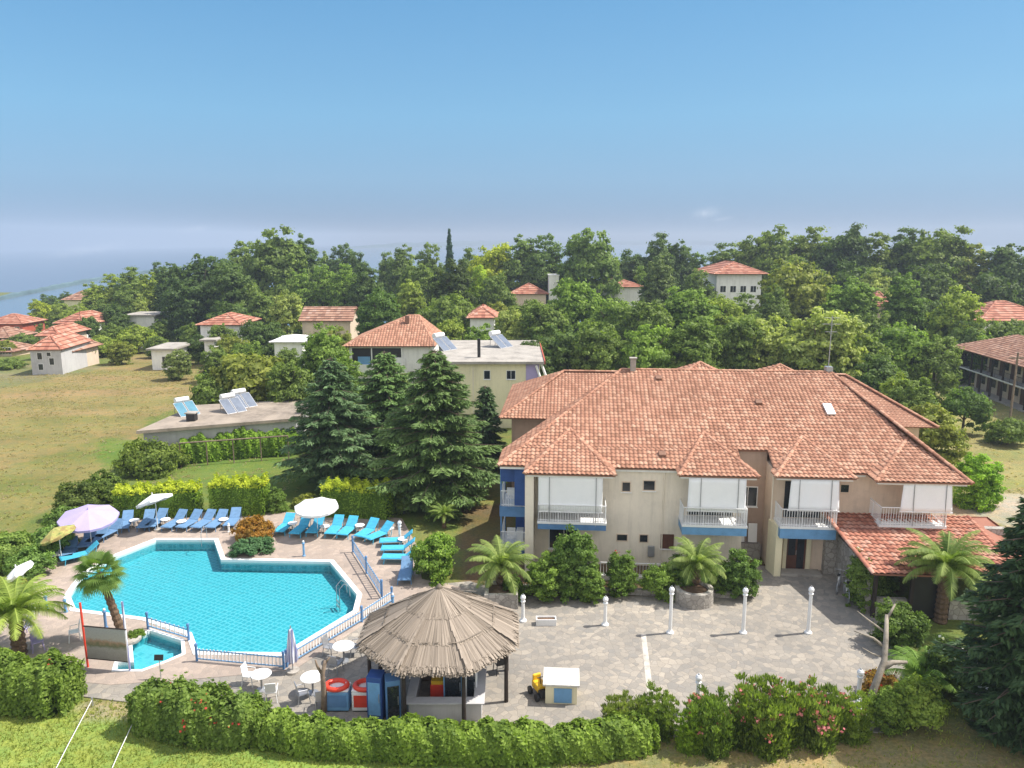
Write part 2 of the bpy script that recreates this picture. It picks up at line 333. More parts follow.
def quadmesh(name, V, T, mat, parent=None, attr='tone', extra=None):
    """V (n,4,3) corner positions, T (n,) tone per leaf -> one mesh of separate quads; extra = (V2, F2) a solid core"""
    n = len(V); v = V.reshape(-1, 3); faces = np.arange(n*4).reshape(-1, 4); tone = np.repeat(T, 4)
    if extra is not None:
        v2, f2 = extra; faces = np.concatenate([faces, np.asarray(f2)+len(v)]); v = np.concatenate([v, v2]); tone = np.concatenate([tone, np.zeros(len(v2))])
    me = bpy.data.meshes.new(name); me.vertices.add(len(v)); me.vertices.foreach_set('co', v.astype(np.float32).ravel())
    nf = len(faces); me.loops.add(nf*4); me.loops.foreach_set('vertex_index', faces.astype(np.int32).ravel())
    me.polygons.add(nf); me.polygons.foreach_set('loop_start', (np.arange(nf)*4).astype(np.int32)); me.polygons.foreach_set('loop_total', np.full(nf, 4, np.int32))
    a = me.attributes.new(attr, 'FLOAT', 'POINT'); a.data.foreach_set('value', tone.astype(np.float32))
    me.update(); me.validate(); me.materials.append(M[mat] if isinstance(mat, str) else mat)
    o = bpy.data.objects.new(name, me); col.objects.link(o)
    if parent: o.parent = parent
    return o
def nrm(a): return a/np.maximum(1e-9, np.linalg.norm(a, axis=1, keepdims=True))
def leaves(rng, C, Nn, size, aspect=.55, jit=.6):
    """rhombic leaves at C facing roughly Nn"""
    n = len(C); Nn = nrm(Nn+rng.normal(0, jit, (n, 3))); A = nrm(np.cross(Nn, rng.normal(0, 1, (n, 3)))); B = np.cross(Nn, A)
    sz = (size*rng.uniform(.6, 1.3, (n, 1))) if np.isscalar(size) else size[:, None]
    a = A*sz; b = B*sz*aspect
    return np.stack([C-a, C-b*1.0, C+a, C+b*1.0], 1)

# ------------------------------------------------------------------ tile roofs
TW, TR = .25, .32
def slope_bm(bm, layer, poly, e, rel=1.0, flat=False, off=0):
    """roof covering on the convex coplanar polygon poly; e = eave direction; corrugated pantiles laid in courses"""
    poly = [Vector(p) for p in poly]; e = Vector(e).normalized(); n = None
    for i in range(len(poly)-2):
        n = (poly[i+1]-poly[0]).cross(poly[i+2]-poly[0])
        if n.length > 1e-4: break
    n.normalize()
    if n.z < 0: n = -n
    d = n.cross(e).normalized()
    if d.z < 0: d = -d
    o = poly[0]; us = [(p-o).dot(e) for p in poly]; ws = [(p-o).dot(d) for p in poly]
    tw, tr = TW*rel, TR*rel
    u0, u1 = math.floor(min(us)/tw), math.ceil(max(us)/tw); w0, w1 = min(ws), max(ws); rows = math.ceil((w1-w0)/tr)
    K = 1 if flat else 5; prof = [0] if flat else [0, .035, .05, .035, 0]
    b2 = bmesh.new(); l2 = b2.verts.layers.float_vector.new('tuv')
    nu = (u1-u0)*K+1
    for r in range(rows):
        lines = []
        for s_ in (0, 1):
            line = []
            for i in range(nu):
                uu = u0+i/K; k = i % K; h = (prof[k] if not flat else 0)*rel+(.035*rel*(1-s_))+.02
                p = o+e*(uu*tw)+d*(w0+(r+s_*1.02)*tr)+n*h
                v = b2.verts.new(p); v[l2] = (uu+off+.001, r+s_*.998, 0); line.append(v)
            lines.append(line)
        for i in range(nu-1): b2.faces.new((lines[0][i], lines[0][i+1], lines[1][i+1], lines[1][i]))
    cen = sum(poly, Vector())/len(poly)
    for i in range(len(poly)):
        a, b = poly[i], poly[(i+1) % len(poly)]
        if (b-a).length < 1e-4: continue
        pn = (b-a).cross(n).normalized()
        if pn.dot(cen-a) > 0: pn = -pn
        g = b2.verts[:]+b2.edges[:]+b2.faces[:]
        bmesh.ops.bisect_plane(b2, geom=g, plane_co=a, plane_no=pn, clear_outer=True)
    # underside board
    vs = [b2.verts.new(p-n*.06) for p in poly]; b2.faces.new(vs)
    for i in range(len(poly)):
        a = vs[i]; b = vs[(i+1) % len(vs)]
        c1 = b2.verts.new(poly[(i+1) % len(poly)]+n*.03); c0 = b2.verts.new(poly[i]+n*.03)
        b2.faces.new((a, b, c1, c0))
    tmp = bpy.data.meshes.new('tmp'); b2.to_mesh(tmp); b2.free(); bm.from_mesh(tmp); bpy.data.meshes.remove(tmp)
def roof(name, slopes, mat, parent, rel=1.0, flat=False):
    bm = bmesh.new(); lay = bm.verts.layers.float_vector.new('tuv')
    for i, (poly, e) in enumerate(slopes): slope_bm(bm, lay, poly, e, rel, flat, off=i*57)
    me = bpy.data.meshes.new(name); bm.to_mesh(me); bm.free(); me.materials.append(M[mat])
    o = bpy.data.objects.new(name, me); col.objects.link(o); o.parent = parent; return o
def ridges(name, lines, mat, parent, r=.11):
    bm = bmesh.new(); lay = bm.verts.layers.float_vector.new('tuv'); t = 0
    for a, b in lines:
        a = Vector(a); b = Vector(b); L = (b-a).length; n = max(1, int(L/.4)); d = (b-a)/n; x = d.normalized(); s = x.cross(Vector((0, 0, 1))).normalized(); u = s.cross(x)
        for i in range(n):
            p = a+d*i+u*.02; q = a+d*(i+1.08)+u*.02; t += 1; A = []; B = []
            for j in range(7):
                an = math.pi*(j/6); o_ = s*math.cos(an)+u*math.sin(an)*.8
                v = bm.verts.new(p+o_*r*1.15); v[lay] = (t+.5, 7.5, 0); A.append(v); v = bm.verts.new(q+o_*r*.9); v[lay] = (t+.5, 7.5, 0); B.append(v)
            for j in range(6): bm.faces.new((A[j], A[j+1], B[j+1], B[j]))
            bm.faces.new(A)
    me = bpy.data.meshes.new(name); bm.to_mesh(me); bm.free(); me.materials.append(M[mat])
    o = bpy.data.objects.new(name, me); col.objects.link(o); o.parent = parent; return o

exec_after = []
# ================================================================== SETTING
def Qn(x, y, z):
    dz = z-H; f = y*cth-dz*sth; u = y*sth+dz*cth; return 512+F*x/f, 384-F*u/f
def pip(px, py, poly):
    ins = np.zeros(px.shape, bool); n = len(poly); j = n-1
    for i in range(n):
        xi, yi = poly[i]; xj, yj = poly[j]
        c = ((yi > py) != (yj > py)) & (px < (xj-xi)*(py-yi)/((yj-yi) if yj != yi else 1e-9)+xi); ins ^= c; j = i
    return ins
deck_px = [(-90, 676), (-60, 640), (0, 600), (30, 562), (62, 536), (112, 517), (200, 513), (290, 513), (402, 519), (416, 545), (422, 580), (470, 590), (402, 602), (370, 622), (294, 671), (210, 679), (110, 686), (90, 684)]
patio_px = [(-90, 668), (92, 676), (210, 672), (290, 664), (366, 614), (400, 588), (470, 582), (520, 597), (740, 597), (752, 566), (832, 570), (850, 590), (908, 600), (904, 700), (885, 733), (660, 738), (500, 745), (280, 738), (200, 712), (80, 697), (0, 690), (-90, 700)]
pool_px = [(156, 541), (214, 541), (221, 561), (330, 563), (340, 575), (357, 596), (353, 612), (284, 654), (199, 653), (192, 634), (146, 619), (76, 610), (70, 596), (84, 575), (118, 556)]
kid_px = [(132, 641), (150, 632), (181, 642), (182, 655), (166, 662), (142, 671), (116, 671), (118, 664), (134, 664)]
deck = [P(*p) for p in deck_px]; patio = [P(*p) for p in patio_px]; pool = [P(*p) for p in pool_px]; kid = [P(*p) for p in kid_px]
def offset(poly, d):
    n = len(poly); A = sum(poly[i][0]*poly[(i+1) % n][1]-poly[(i+1) % n][0]*poly[i][1] for i in range(n)); sg = 1 if A > 0 else -1; r = []
    for i in range(n):
        a, b, c = Vector(poly[i-1]), Vector(poly[i]), Vector(poly[(i+1) % n])
        d1 = (b-a).normalized(); d2 = (c-b).normalized(); n1 = Vector((d1.y, -d1.x))*sg; n2 = Vector((d2.y, -d2.x))*sg
        m_ = (n1+n2).normalized(); r.append(tuple(b+m_*(d/max(.4, m_.dot(n1)))))
    return r
def sheet(name, loops, z, mat, skirt=0.):
    bm = bmesh.new(); es = []
    for lp in loops:
        vs = [bm.verts.new((x, y, z)) for x, y in lp]; es += [bm.edges.new((vs[i], vs[(i+1) % len(vs)])) for i in range(len(vs))]
    bmesh.ops.triangle_fill(bm, edges=es, use_beauty=True)
    if skirt:
        for lp in loops:
            n = len(lp); vs = [(bm.verts.new((x, y, z)), bm.verts.new((x, y, z-skirt))) for x, y in lp]
            for i in range(n): bm.faces.new((vs[i][0], vs[(i+1) % n][0], vs[(i+1) % n][1], vs[i][1]))
    bm.normal_update()
    for f in bm.faces:
        if f.normal.z < -.5: f.normal_flip()
    me = bpy.data.meshes.new(name); bm.to_mesh(me); bm.free(); me.materials.append(M[mat]); o = bpy.data.objects.new(name, me); col.objects.link(o)
    return tag(o, kind='structure')
def spaced(a, b, s0, grow, centre, flat):
    out = [centre]; s_ = s0; x = centre
    while x < b: s_ = s0 if abs(x-centre) < flat else s_*grow; x += s_; out.append(x)
    s_ = s0; x = centre
    while x > a: s_ = s0 if abs(x-centre) < flat else s_*grow; x -= s_; out.insert(0, x)
    return np.array(out)
gx = spaced(-700, 700, .6, 1.06, 0, 42); gy = spaced(-60, 420, .6, 1.05, 45, 32)
GX, GY = np.meshgrid(gx, gy); ZT = np.vectorize(zt)(GX, GY)
px_, py_ = Qn(GX, np.maximum(GY, 12), ZT)
wob = lambda a, b, k: np.sin(a*.31+1.3*np.sin(b*.23+k))+np.sin(b*.41+k+np.sin(a*.17))
WX = px_+wob(GX, GY, 1)*3; WY = py_+wob(GX, GY, 4)*1.5
base = np.zeros(GX.shape+(3,)); base[:] = (.18, .19, .07)
def zone(poly, c):
    base[pip(WX, WY, poly)] = c
zone([(-900, 330), (0, 384), (40, 382), (95, 372), (128, 352), (150, 352), (180, 362), (230, 356), (240, 380), (215, 395), (150, 420), (128, 452), (95, 475), (60, 500), (20, 530), (-100, 600), (-900, 800)], (.28, .215, .11))
zone([(-900, 470), (-100, 470), (0, 470), (95, 440), (128, 435), (95, 480), (50, 505), (0, 545), (-900, 800)], (.235, .205, .09))
zone([(100, 440), (330, 455), (420, 500), (410, 530), (120, 530)], (.16, .20, .06))
zone([(458, 470), (520, 470), (512, 600), (456, 600)], (.20, .135, .085))
zone([(458, 478), (510, 470), (512, 500), (458, 508)], (.24, .22, .08))
zone([(500, 560), (900, 565), (900, 600), (500, 600)], (.15, .10, .065))
zone([(900, 370), (2000, 400), (2000, 480), (1024, 520), (960, 500), (930, 440)], (.30, .265, .13))
zone([(905, 495), (965, 500), (1000, 520), (1000, 545), (905, 545)], (.42, .31, .24))
zone([(960, 492), (2000, 500), (2000, 520), (1010, 525), (970, 508)], (.40, .36, .30))
zone([(-2000, 690), (0, 690), (90, 700), (140, 728), (280, 742), (620, 745), (600, 900), (-2000, 1400)], (.26, .345, .085))
zone([(560, 738), (900, 725), (2000, 700), (2000, 1400), (540, 900)], (.34, .27, .15))
zone([(70, 700), (150, 700), (170, 725), (90, 722)], (.36, .30, .2))
zone([(-900, 372), (0, 386), (40, 383), (95, 373), (110, 364), (0, 366), (-900, 350)], (.22, .2, .12))
zone([(310, 300), (360, 298), (358, 304), (312, 307)], (.18, .24, .05)); zone([(170, 320), (188, 322), (180, 332), (150, 330)], (.17, .25, .05))
hs = wob(GX*2.3, GY*2.1, 2)[..., None]*.05+1; base *= hs
ny, nx = GX.shape; idx = np.arange(nx*ny).reshape(ny, nx)
ind = pip(GX, GY, offset(deck, -.15)) | pip(GX, GY, offset(patio, -.15))
fc = np.stack([idx[:-1, :-1], idx[:-1, 1:], idx[1:, 1:], idx[1:, :-1]], -1).reshape(-1, 4)
kill = (ind[:-1, :-1] & ind[:-1, 1:] & ind[1:, 1:] & ind[1:, :-1]).ravel(); fc = fc[~kill]
me = bpy.data.meshes.new('ground'); me.from_pydata(np.stack([GX, GY, ZT], -1).reshape(-1, 3).tolist(), [], fc.tolist())
a_ = me.color_attributes.new('gcol', 'FLOAT_COLOR', 'POINT'); a_.data.foreach_set('color', np.concatenate([base.reshape(-1, 3), np.ones((nx*ny, 1))], 1).astype(np.float32).ravel())
me.shade_smooth(); me.materials.append(M['ground']); go = bpy.data.objects.new('ground', me); col.objects.link(go); tag(go, kind='structure')
cop = offset(pool, .26); kcop = offset(kid, .15)
sheet('patio_paving', [patio], .05, 'paving', .12)
sheet('pool_deck', [deck, cop, kcop], .062, 'pinkpaving', .12)
sheet('pool_coping', [cop, pool], .085, 'white', .25); sheet('paddling_pool_coping', [kcop, kid], .085, 'white', .25)
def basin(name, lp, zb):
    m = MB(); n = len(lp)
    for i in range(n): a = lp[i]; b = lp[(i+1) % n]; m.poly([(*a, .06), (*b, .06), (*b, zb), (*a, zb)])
    m.build(name+'_wall', 'mosaic_ripple_light')['kind'] = 'structure'
    sheet(name+'_floor', [lp], zb, 'mosaic_ripple_light')
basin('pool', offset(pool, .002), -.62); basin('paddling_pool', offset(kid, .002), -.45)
sheet('pool_water', [offset(pool, .0)], -.07, 'water'); sheet('paddling_pool_water', [offset(kid, .0)], -.07, 'water')
# the bay: its far shore bends away from left to right
far = [(-300, 350), (-150, 322), (0, 299), (60, 286), (112, 276), (200, 264), (300, 253), (370, 246.5), (512, 244), (700, 244), (1024, 246), (1300, 250)]
fp = [P(x, y, -10) for x, y in far]
sea = MB(); sea.poly([(*p, -10) for p in fp]+[(900, 150, -10), (-900, 150, -10)]); struct('sea_water', sea, 'sea')
M['hill'] = plain('far_hill', (.09, .15, .17), .95, .25, .02)
random.seed(5)
for nm, pts in (('far_hills', [(-300, 351, 14), (-150, 323, 11), (0, 300, 8.5), (30, 294, 8), (60, 288, 8), (85, 283, 7.5), (112, 278, 6.5), (160, 271, 5.5), (200, 266, 4.6), (300, 255, 3)]), ('far_headland', [(340, 248.5, 1), (400, 247.2, 4.2), (470, 246.2, 5), (560, 245, 3.5), (640, 245, 4.2), (700, 245, 4.8), (760, 245.5, 2), (800, 246, .5)])):
    hm = MB(); n = len(pts); A = []; pts = [(p[0], p[1], p[2]*(.45 if nm == 'far_hills' else 1)) for p in pts]
    fine = []
    for i in range(n-1):
        for k in range(8):
            t = k/8; a, b = pts[i], pts[i+1]; fine.append((a[0]*(1-t)+b[0]*t, a[1]*(1-t)+b[1]*t, (a[2]*(1-t)+b[2]*t)*random.uniform(.86, 1.1)))
    for (x, y, h) in fine:
        q = P(x, y, -10); dpt = q[1]; top = h*dpt/F*1.02; D = Vector((q[0], q[1])).normalized()
        A.append([(q[0], q[1], -10.5), (q[0]+D.x*top*1.2, q[1]+D.y*top*1.2, -10+top*.75), (q[0]+D.x*top*3, q[1]+D.y*top*3, -10+top), (q[0]+D.x*top*5, q[1]+D.y*top*5, -10.5)])
    for i in range(len(A)-1):
        for j in range(3): hm.add([A[i][j], A[i+1][j], A[i+1][j+1], A[i][j+1]], [(0, 1, 2, 3)])
    struct(nm, hm, 'hill', smooth=True)

# ================================================================== HOTEL
hot = thing('hotel_building', 'large cream two-storey hotel with hipped terracotta tile roof and blue balconies', 'hotel', (*W(0, 0), 0), YA)
m = MB(); m.box(.75, 12.7, .42, 4.2, 0, 5.7); m.box(4.2, 12.7, 4.2, 12.3, 0, 5.6); m.build('wall', 'stucco', hot)
m = MB(); m.box(14.25, 22.6, .42, 13, 0, 5.75); m.build('wall', 'stucco_tan', hot)
m = MB(); m.box(12.7, 14.25, 2.1, 12, 0, 6.4); m.build('recess_wall', 'stucco_brown', hot)  # the recess's shade is put into this darker brown wall colour
m = MB(); m.box(-1.0, 14, 12.4, 23, 0, 5.7); m.build('wall', 'stucco_brown', hot); m = MB(); m.box(14, 27.0, 12.4, 23, 0, 5.7); m.build('wall', 'stucco_tan', hot)
m = MB(); m.box(-.05, 4.2, 3.62, 12.3, 0, 3.0); m.build('wall', 'stucco_brown', hot)
EZ = 5.7; SL = (9.6-5.7)/(9.7-.2)
def fz(v): return EZ+(v-.2)*SL
RL, RR_ = (6.5, 9.7, 9.6), (19.9, 9.7, 9.6)
A0 = (-.8, .2, EZ); CR = (23.8, -1.1, EZ)
t4 = .60; AP4 = tuple(RR_[i]+(CR[i]-RR_[i])*t4 for i in range(3)); AP4 = (AP4[0], AP4[1], fz(AP4[1]))
BL, BR = (-.8, 19.2, EZ), (23.8, 19.2, EZ)
rz_ = 2.0; rv = rz_+.2
sl = []
fe = (1, 0, 0)
# front slope, stepped back over the stairwell recess (u 12.6 - 14.1)
zr = fz(1.9)
xr1, xr2 = 12.55, 14.2
hipx = lambda v: -.8+(v-.2)/9.5*7.3
right = lambda v: 23.8-(v+1.1)/10.8*3.9
sl.append(([A0, (xr1, .2, EZ), (xr1, 1.9, zr), (hipx(1.9), 1.9, zr)], fe))
sl.append(([(xr2, .2, EZ), (right(.2), .2, EZ), (right(1.9), 1.9, zr), (xr2, 1.9, zr)], fe))
sl.append(([(hipx(1.9), 1.9, zr), (right(1.9), 1.9, zr), RR_, RL], fe))
sl.append(([A0, RL, (-.8, 3.4, EZ)], (0, 1, 0)))
sl.append(([CR, RR_, BR], (0, 1, 0)))
sl.append(([(6.4, 19.2, EZ), RL, RR_, BR], fe)); sl.append(([(-.8, 3.4, EZ), (6.4, 14.5, EZ), RL], (7.2, 11.1, 0)))
def hip(u0, u1, v0, uap, vap):
    ap = (uap, vap, fz(vap)); a = (u0, v0, EZ); b = (u1, v0, EZ); ar = (u0, .2+.01, EZ); br = (u1, .21, EZ)
    return [([a, b, ap], fe), ([a, ap, ar], (0, 1, 0)), ([b, br, ap], (0, 1, 0))], [(a, ap), (b, ap)]
hips = [(.75, 5.6, -1.2, 3.15, 3.5), (8.95, 13.15, -.9, 10.9, 3.4), (14.0, 18.15, -.75, 16.4, 3.2)]
rl = [(A0, RL), (RL, RR_), (CR, RR_)]
for h in hips:
    s_, l_ = hip(*h); sl += s_; rl += l_
# corner block at the right: its front slope and left valley
vb = AP4
sl.append(([(19.0, -1.1, EZ), CR, vb], fe)); sl.append(([(19.0, -1.1, EZ), vb, (19.0, .21, EZ)], (0, 1, 0))); rl.append(((19.0, -1.1, EZ), vb))
# rear wings
WZ = 8.1; wv = 11.7+(WZ-EZ)/SL
WLE, WRE = (-1.8, 11.6, EZ), (27.7, 11.2, EZ); W1 = (2.6, wv, WZ); W2 = (23.6, wv, WZ)
sl += [([WLE, WRE, W2, W1], fe), ([WLE, W1, (-1.8, 24, EZ)], (0, 1, 0)), ([WRE, W2, (27.7, 24, EZ)], (0, 1, 0)), ([(-1.8, 24, EZ), (27.7, 24, EZ), W2, W1], fe)]
rl += [(WLE, W1), (W1, W2), (WRE, W2)]
for u_, pxx in ((12.6, 728), (18.3, 803)):
    zz = 9.2 if u_ < 15 else 9.1; vv = 16.8
    ap = (u_, vv-1, zz); s4 = [(u_-3, vv-3.2, 7.6), (u_+3, vv-3.2, 7.6), (u_+3, vv+2, 7.6), (u_-3, vv+2, 7.6)]
    sl += [([s4[0], s4[1], ap], fe), ([s4[1], s4[2], ap], (0, 1, 0)), ([s4[2], s4[3], ap], fe), ([s4[3], s4[0], ap], (0, 1, 0))]; rl += [(s4[0], ap), (s4[1], ap)]
rf = roof('roof', sl, 'tile', hot)
ridges('ridge_cap', rl, 'tile', rf)
# fascia and soffit under the eaves
m = MB()
m.box(-.7, 12.5, .3, .5, EZ-.2, EZ-.08); m.box(14.3, 19, .3, .5, EZ-.2, EZ-.08)
for (u0, u1, v0, _, _) in hips: m.box(u0+.12, u1-.12, v0+.12, .5, EZ-.17, EZ-.07)
m.box(19.15, 23.6, -.98, .5, EZ-.17, EZ-.07); m.build('soffit', 'stucco_white', hot)
m = MB(); m.box(.1, .74, .5, .55, 3.3, 5.55); m.build('shade_screen', 'navy', hot)
# roof fittings
m = MB(); m.box(7.05, 7.4, 9.4, 9.75, 9.3, 10.35); m.box(6.98, 7.47, 9.33, 9.82, 10.35, 10.43); rf2 = m.build('chimney', 'concrete', rf)
m = MB()
for dv in (0,): m.cbox((18.6, 5.6, fz(5.6)+.14), (.5, 1.1, .1), rx=math.atan(SL))
m.build('skylight', 'white', rf, bevel=.01)
for (u, v) in ((8.3, 1.3), (8.8, 8.6), (14.6, 6.2)):
    m = MB(); m.cbox((u, v, fz(v)+.12), (.42, .4, .18), rx=math.atan(SL)); m.build('vent_tile', 'tile_old', rf, bevel=.05)
m = MB(); m.bar((19.8, 9.9, 9.5), (19.8, 9.9, 13.2), .03); m.box(19.6, 20.0, 9.6, 10.1, 9.4, 9.95)
for z, wd in ((13.1, .9), (12.7, 1.1), (12.2, .7)):
    m.bar((19.8-wd/2, 9.9, z), (19.8+wd/2, 9.9, z), .015); m.bar((19.8, 9.9-.35, z-.1), (19.8, 10.25, z-.1), .012)
    for k in range(5): m.bar((19.8-wd/2+wd*k/4, 9.72, z), (19.8-wd/2+wd*k/4, 10.08, z), .008, n=5)
m.build('antenna', 'metal', rf)
# windows: recessed frame, dark pane
def window(u, z, wd, ht, v, parent, frame='white', pane='glass', shutter=False, sill=True):
    m = MB(); t = .05
    m.box(u-wd/2-t, u-wd/2, v-.035, v+.02, z-t, z+ht+t); m.box(u+wd/2, u+wd/2+t, v-.035, v+.02, z-t, z+ht+t)
    m.box(u-wd/2, u+wd/2, v-.035, v+.02, z-t, z); m.box(u-wd/2, u+wd/2, v-.035, v+.02, z+ht, z+ht+t)
    if wd > .6: m.box(u-.02, u+.02, v-.03, v+.02, z, z+ht)
    o = m.build('window', frame, parent)
    m = MB(); m.box(u-wd/2, u+wd/2, v-.008, v+.01, z, z+ht); m.build('pane', pane, o)
    if sill: m = MB(); m.box(u-wd/2-.09, u+wd/2+.09, v-.09, v+.02, z-t-.05, z-t); m.build('sill', 'stucco_white', o)
    return o
V0 = .418
window(6.3, 4.35, .42, .5, V0, hot, 'stucco_tan'); window(7.55, 4.45, .6, .52, V0, hot, 'stucco_tan')
window(6.15, 1.45, .55, .35, V0, hot, 'stucco_tan', sill=False); window(7.35, 1.4, .42, .42, V0, hot, 'stucco_tan', sill=False); window(8.65, 1.1, .62, .75, V0, hot, 'doorbrown', 'doorbrown')
window(18.0, 4.6, .42, .42, V0, hot, 'stucco_tan', sill=False)
window(13.3, 3.1, 1.0, 1.1, 2.098, hot, 'white')
window(2.9, .9, 1.6, 1.4, V0, hot, 'white')
for u_, z_ in ((8.35, EZ-.1), (14.2, EZ-.1), (7.75, .6)): m = MB(); m.bar((u_, .37, 0), (u_, .37, z_), .035); m.build('drain_pipe', 'stucco', hot)
m = MB(); m.box(7.6, 7.95, .25, .41, .6, 1.2); m.build('meter_box', 'metal', hot, bevel=.01)
# balconies
def railing(u0, u1, v0, v1, z0, z1, parent, mat='white', step=.13, sides=(1, 1), name='railing'):
    m = MB(); r = .014
    for (a, b) in (((u0, v0), (u1, v0)),)+((((u0, v0), (u0, v1)),) if sides[0] else ())+((((u1, v0), (u1, v1)),) if sides[1] else ()):
        a = Vector(a); b = Vector(b); L = (b-a).length; n = max(1, int(L/step))
        m.bar((*a, z1), (*b, z1), .026); m.bar((*a, z0+.08), (*b, z0+.08), .018)
        for k in range(n+1): p = a+(b-a)*k/n; m.bar((*p, z0), (*p, z1), r if k % 8 else .024, n=5)
    return m.build(name, mat, parent)
def balcony(u0, u1, v0, zf, blue='blue', depth=.5, clutter=True, flare=0):
    sm = MB(); sm.box(u0, u1, v0, .42, zf-.06, zf+.06); slab = sm.build('balcony', 'white', hot)
    if depth: m = MB(); m.box(u0+.03, u1-.03, v0+.03, .42, zf-depth, zf-.06); m.build('apron', blue, slab)
    railing(u0+.06, u1-.06, v0+.07, .42, zf+.06, zf+1.0, slab)
    if clutter: m = MB(); m.box(u0+.5, u1-.5, .4, .415, zf+.1, zf+2.15); m.build('patio_door', 'glass', slab)
    return slab
def screen(u0, u1, v0, zb, fl, posts):
    s_ = MB(); n = 18; T = .02
    for sgn in (0, T):
        pass
    vs = []; fs = []
    for i in range(n+1):
        t = i/n; u = u0+(u1-u0)*t
        for j in range(7):
            q = j/6; z = (EZ-.1)*(1-q)+zb*q; v = v0-fl*q+.035*math.sin(t*math.pi)*math.sin(q*math.pi)+.012*math.sin(t*23+q*3)
            uu = u+(t-.5)*2*fl*.9*q
            vs.append((uu, v, z))
    for i in range(n):
        for j in range(6): a = i*7+j; fs.append((a, a+7, a+8, a+1))
    s_.add(vs, fs); o = s_.build('awning', 'awning', hot, smooth=True); sd_ = o.modifiers.new('s', 'SOLIDIFY'); sd_.thickness = .015
    m = MB(); m.bar((u0-.02-fl*.9, v0-fl, zb), (u1+.02+fl*.9, v0-fl, zb), .035)
    m.build('bottom_bar', 'white', o)
    m = MB()
    for u in posts: m.bar((u, v0-fl-.06, zb-.75), (u, v0-.03, EZ-.12), .02)
    m.build('guide_cord', 'metal', o)
s1 = balcony(1.45, 5.2, -1.1, 2.95, 'blue', .38); screen(1.5, 4.95, -1.0, 3.55, .0, (2.1, 4.6))
s2 = balcony(9.2, 12.65, -1.05, 2.98, 'bluelight'); screen(9.5, 12.5, -.8, 3.75, .03, (10.15, 12.1))
s3 = balcony(14.35, 17.3, -.95, 3.0, 'bluelight', .62); screen(14.85, 17.3, -.65, 3.9, .10, (15.3, 16.95))
s4 = balcony(19.35, 22.75, -1.1, 3.3, None, 0, clutter=False); screen(20.45, 22.85, -.95, 4.1, .12, (21.0, 22.6))
# block under balcony piers, cream corner pier beside entrance
m = MB(); m.box(.78, 1.25, -1.0, .42, 0, EZ-.15); m.build('pillar', 'stucco', hot)
m = MB(); m.prism([(14.1, .45), (14.3, -.55), (14.65, -.55), (14.65, .45)], 0, 2.95); m.build('pillar', 'stucco_yellow', hot)
# entrance
m = MB(); m.box(14.95, 15.15, .3, .42, 0, 2.35); m.box(16.2, 16.45, .3, .42, 0, 2.35); m.box(14.95, 16.45, .3, .42, 2.15, 2.36); df = m.build('door_frame', 'stucco_yellow', hot)
m = MB(); m.box(15.15, 16.2, .38, .412, 0, 2.15); dr = m.build('door', 'doorbrown', hot)
m = MB(); m.box(15.25, 15.62, .372, .385, .9, 1.95); m.box(15.72, 16.1, .372, .385, .15, 1.95); m.build('pane', 'glass', dr)
m = MB(); m.bar((15.67, .34, .95), (15.67, .34, 1.2), .02); m.build('handle', 'metal', dr)
m = MB(); m.box(14.7, 16.9, -.5, .3, .0, .16); m.build('doorstep', 'concrete', hot, bevel=.01)
# stairwell boards, white menu boards leaning
for (u, z0, z1, r, mt) in ((12.95, 1.0, 2.1, .0, 'white'), (13.65, 1.0, 2.1, .06, 'white')):
    m = MB(); m.cbox((u, 1.9, (z0+z1)/2), (.5, .04, z1-z0), rx=-.12); m.build('notice_board', mt, hot, bevel=.01)
m = MB(); m.box(12.75, 14.1, 1.7, 2.08, 0, .95); m.build('stair_wall', 'stonewall', hot)
# left side balconies (two floors) with blue parapets
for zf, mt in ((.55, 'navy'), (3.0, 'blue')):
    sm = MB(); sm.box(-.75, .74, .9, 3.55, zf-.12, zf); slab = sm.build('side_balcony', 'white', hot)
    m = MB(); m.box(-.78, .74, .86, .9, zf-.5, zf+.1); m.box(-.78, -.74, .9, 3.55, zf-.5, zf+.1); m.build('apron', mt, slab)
    railing(-.7, .7, .95, 3.5, zf+.1, zf+1.0, slab, sides=(1, 0))
    m = MB(); m.cbox((-.2, 1.7, zf+.4), (.5, .5, .05)); m.cbox((-.2, 1.95, zf+.62), (.5, .05, .5)); m.cbox((.3, 2.2, zf+.35), (.4, .6, .7)); m.build('stored_chair', 'white', slab, bevel=.02)
m = MB(); m.bar((-.7, 1.0, 0), (-.7, 1.0, 5.6), .05); m.bar((-.7, 3.4, 0), (-.7, 3.4, 5.6), .05); m.build('balcony_post', 'blue', hot)
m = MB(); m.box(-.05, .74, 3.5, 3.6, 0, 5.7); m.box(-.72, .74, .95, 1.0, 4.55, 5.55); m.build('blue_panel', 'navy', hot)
# clothes and things drying on balconies: potted plants come with the plants
# ground floor porch fence, left
prl = []
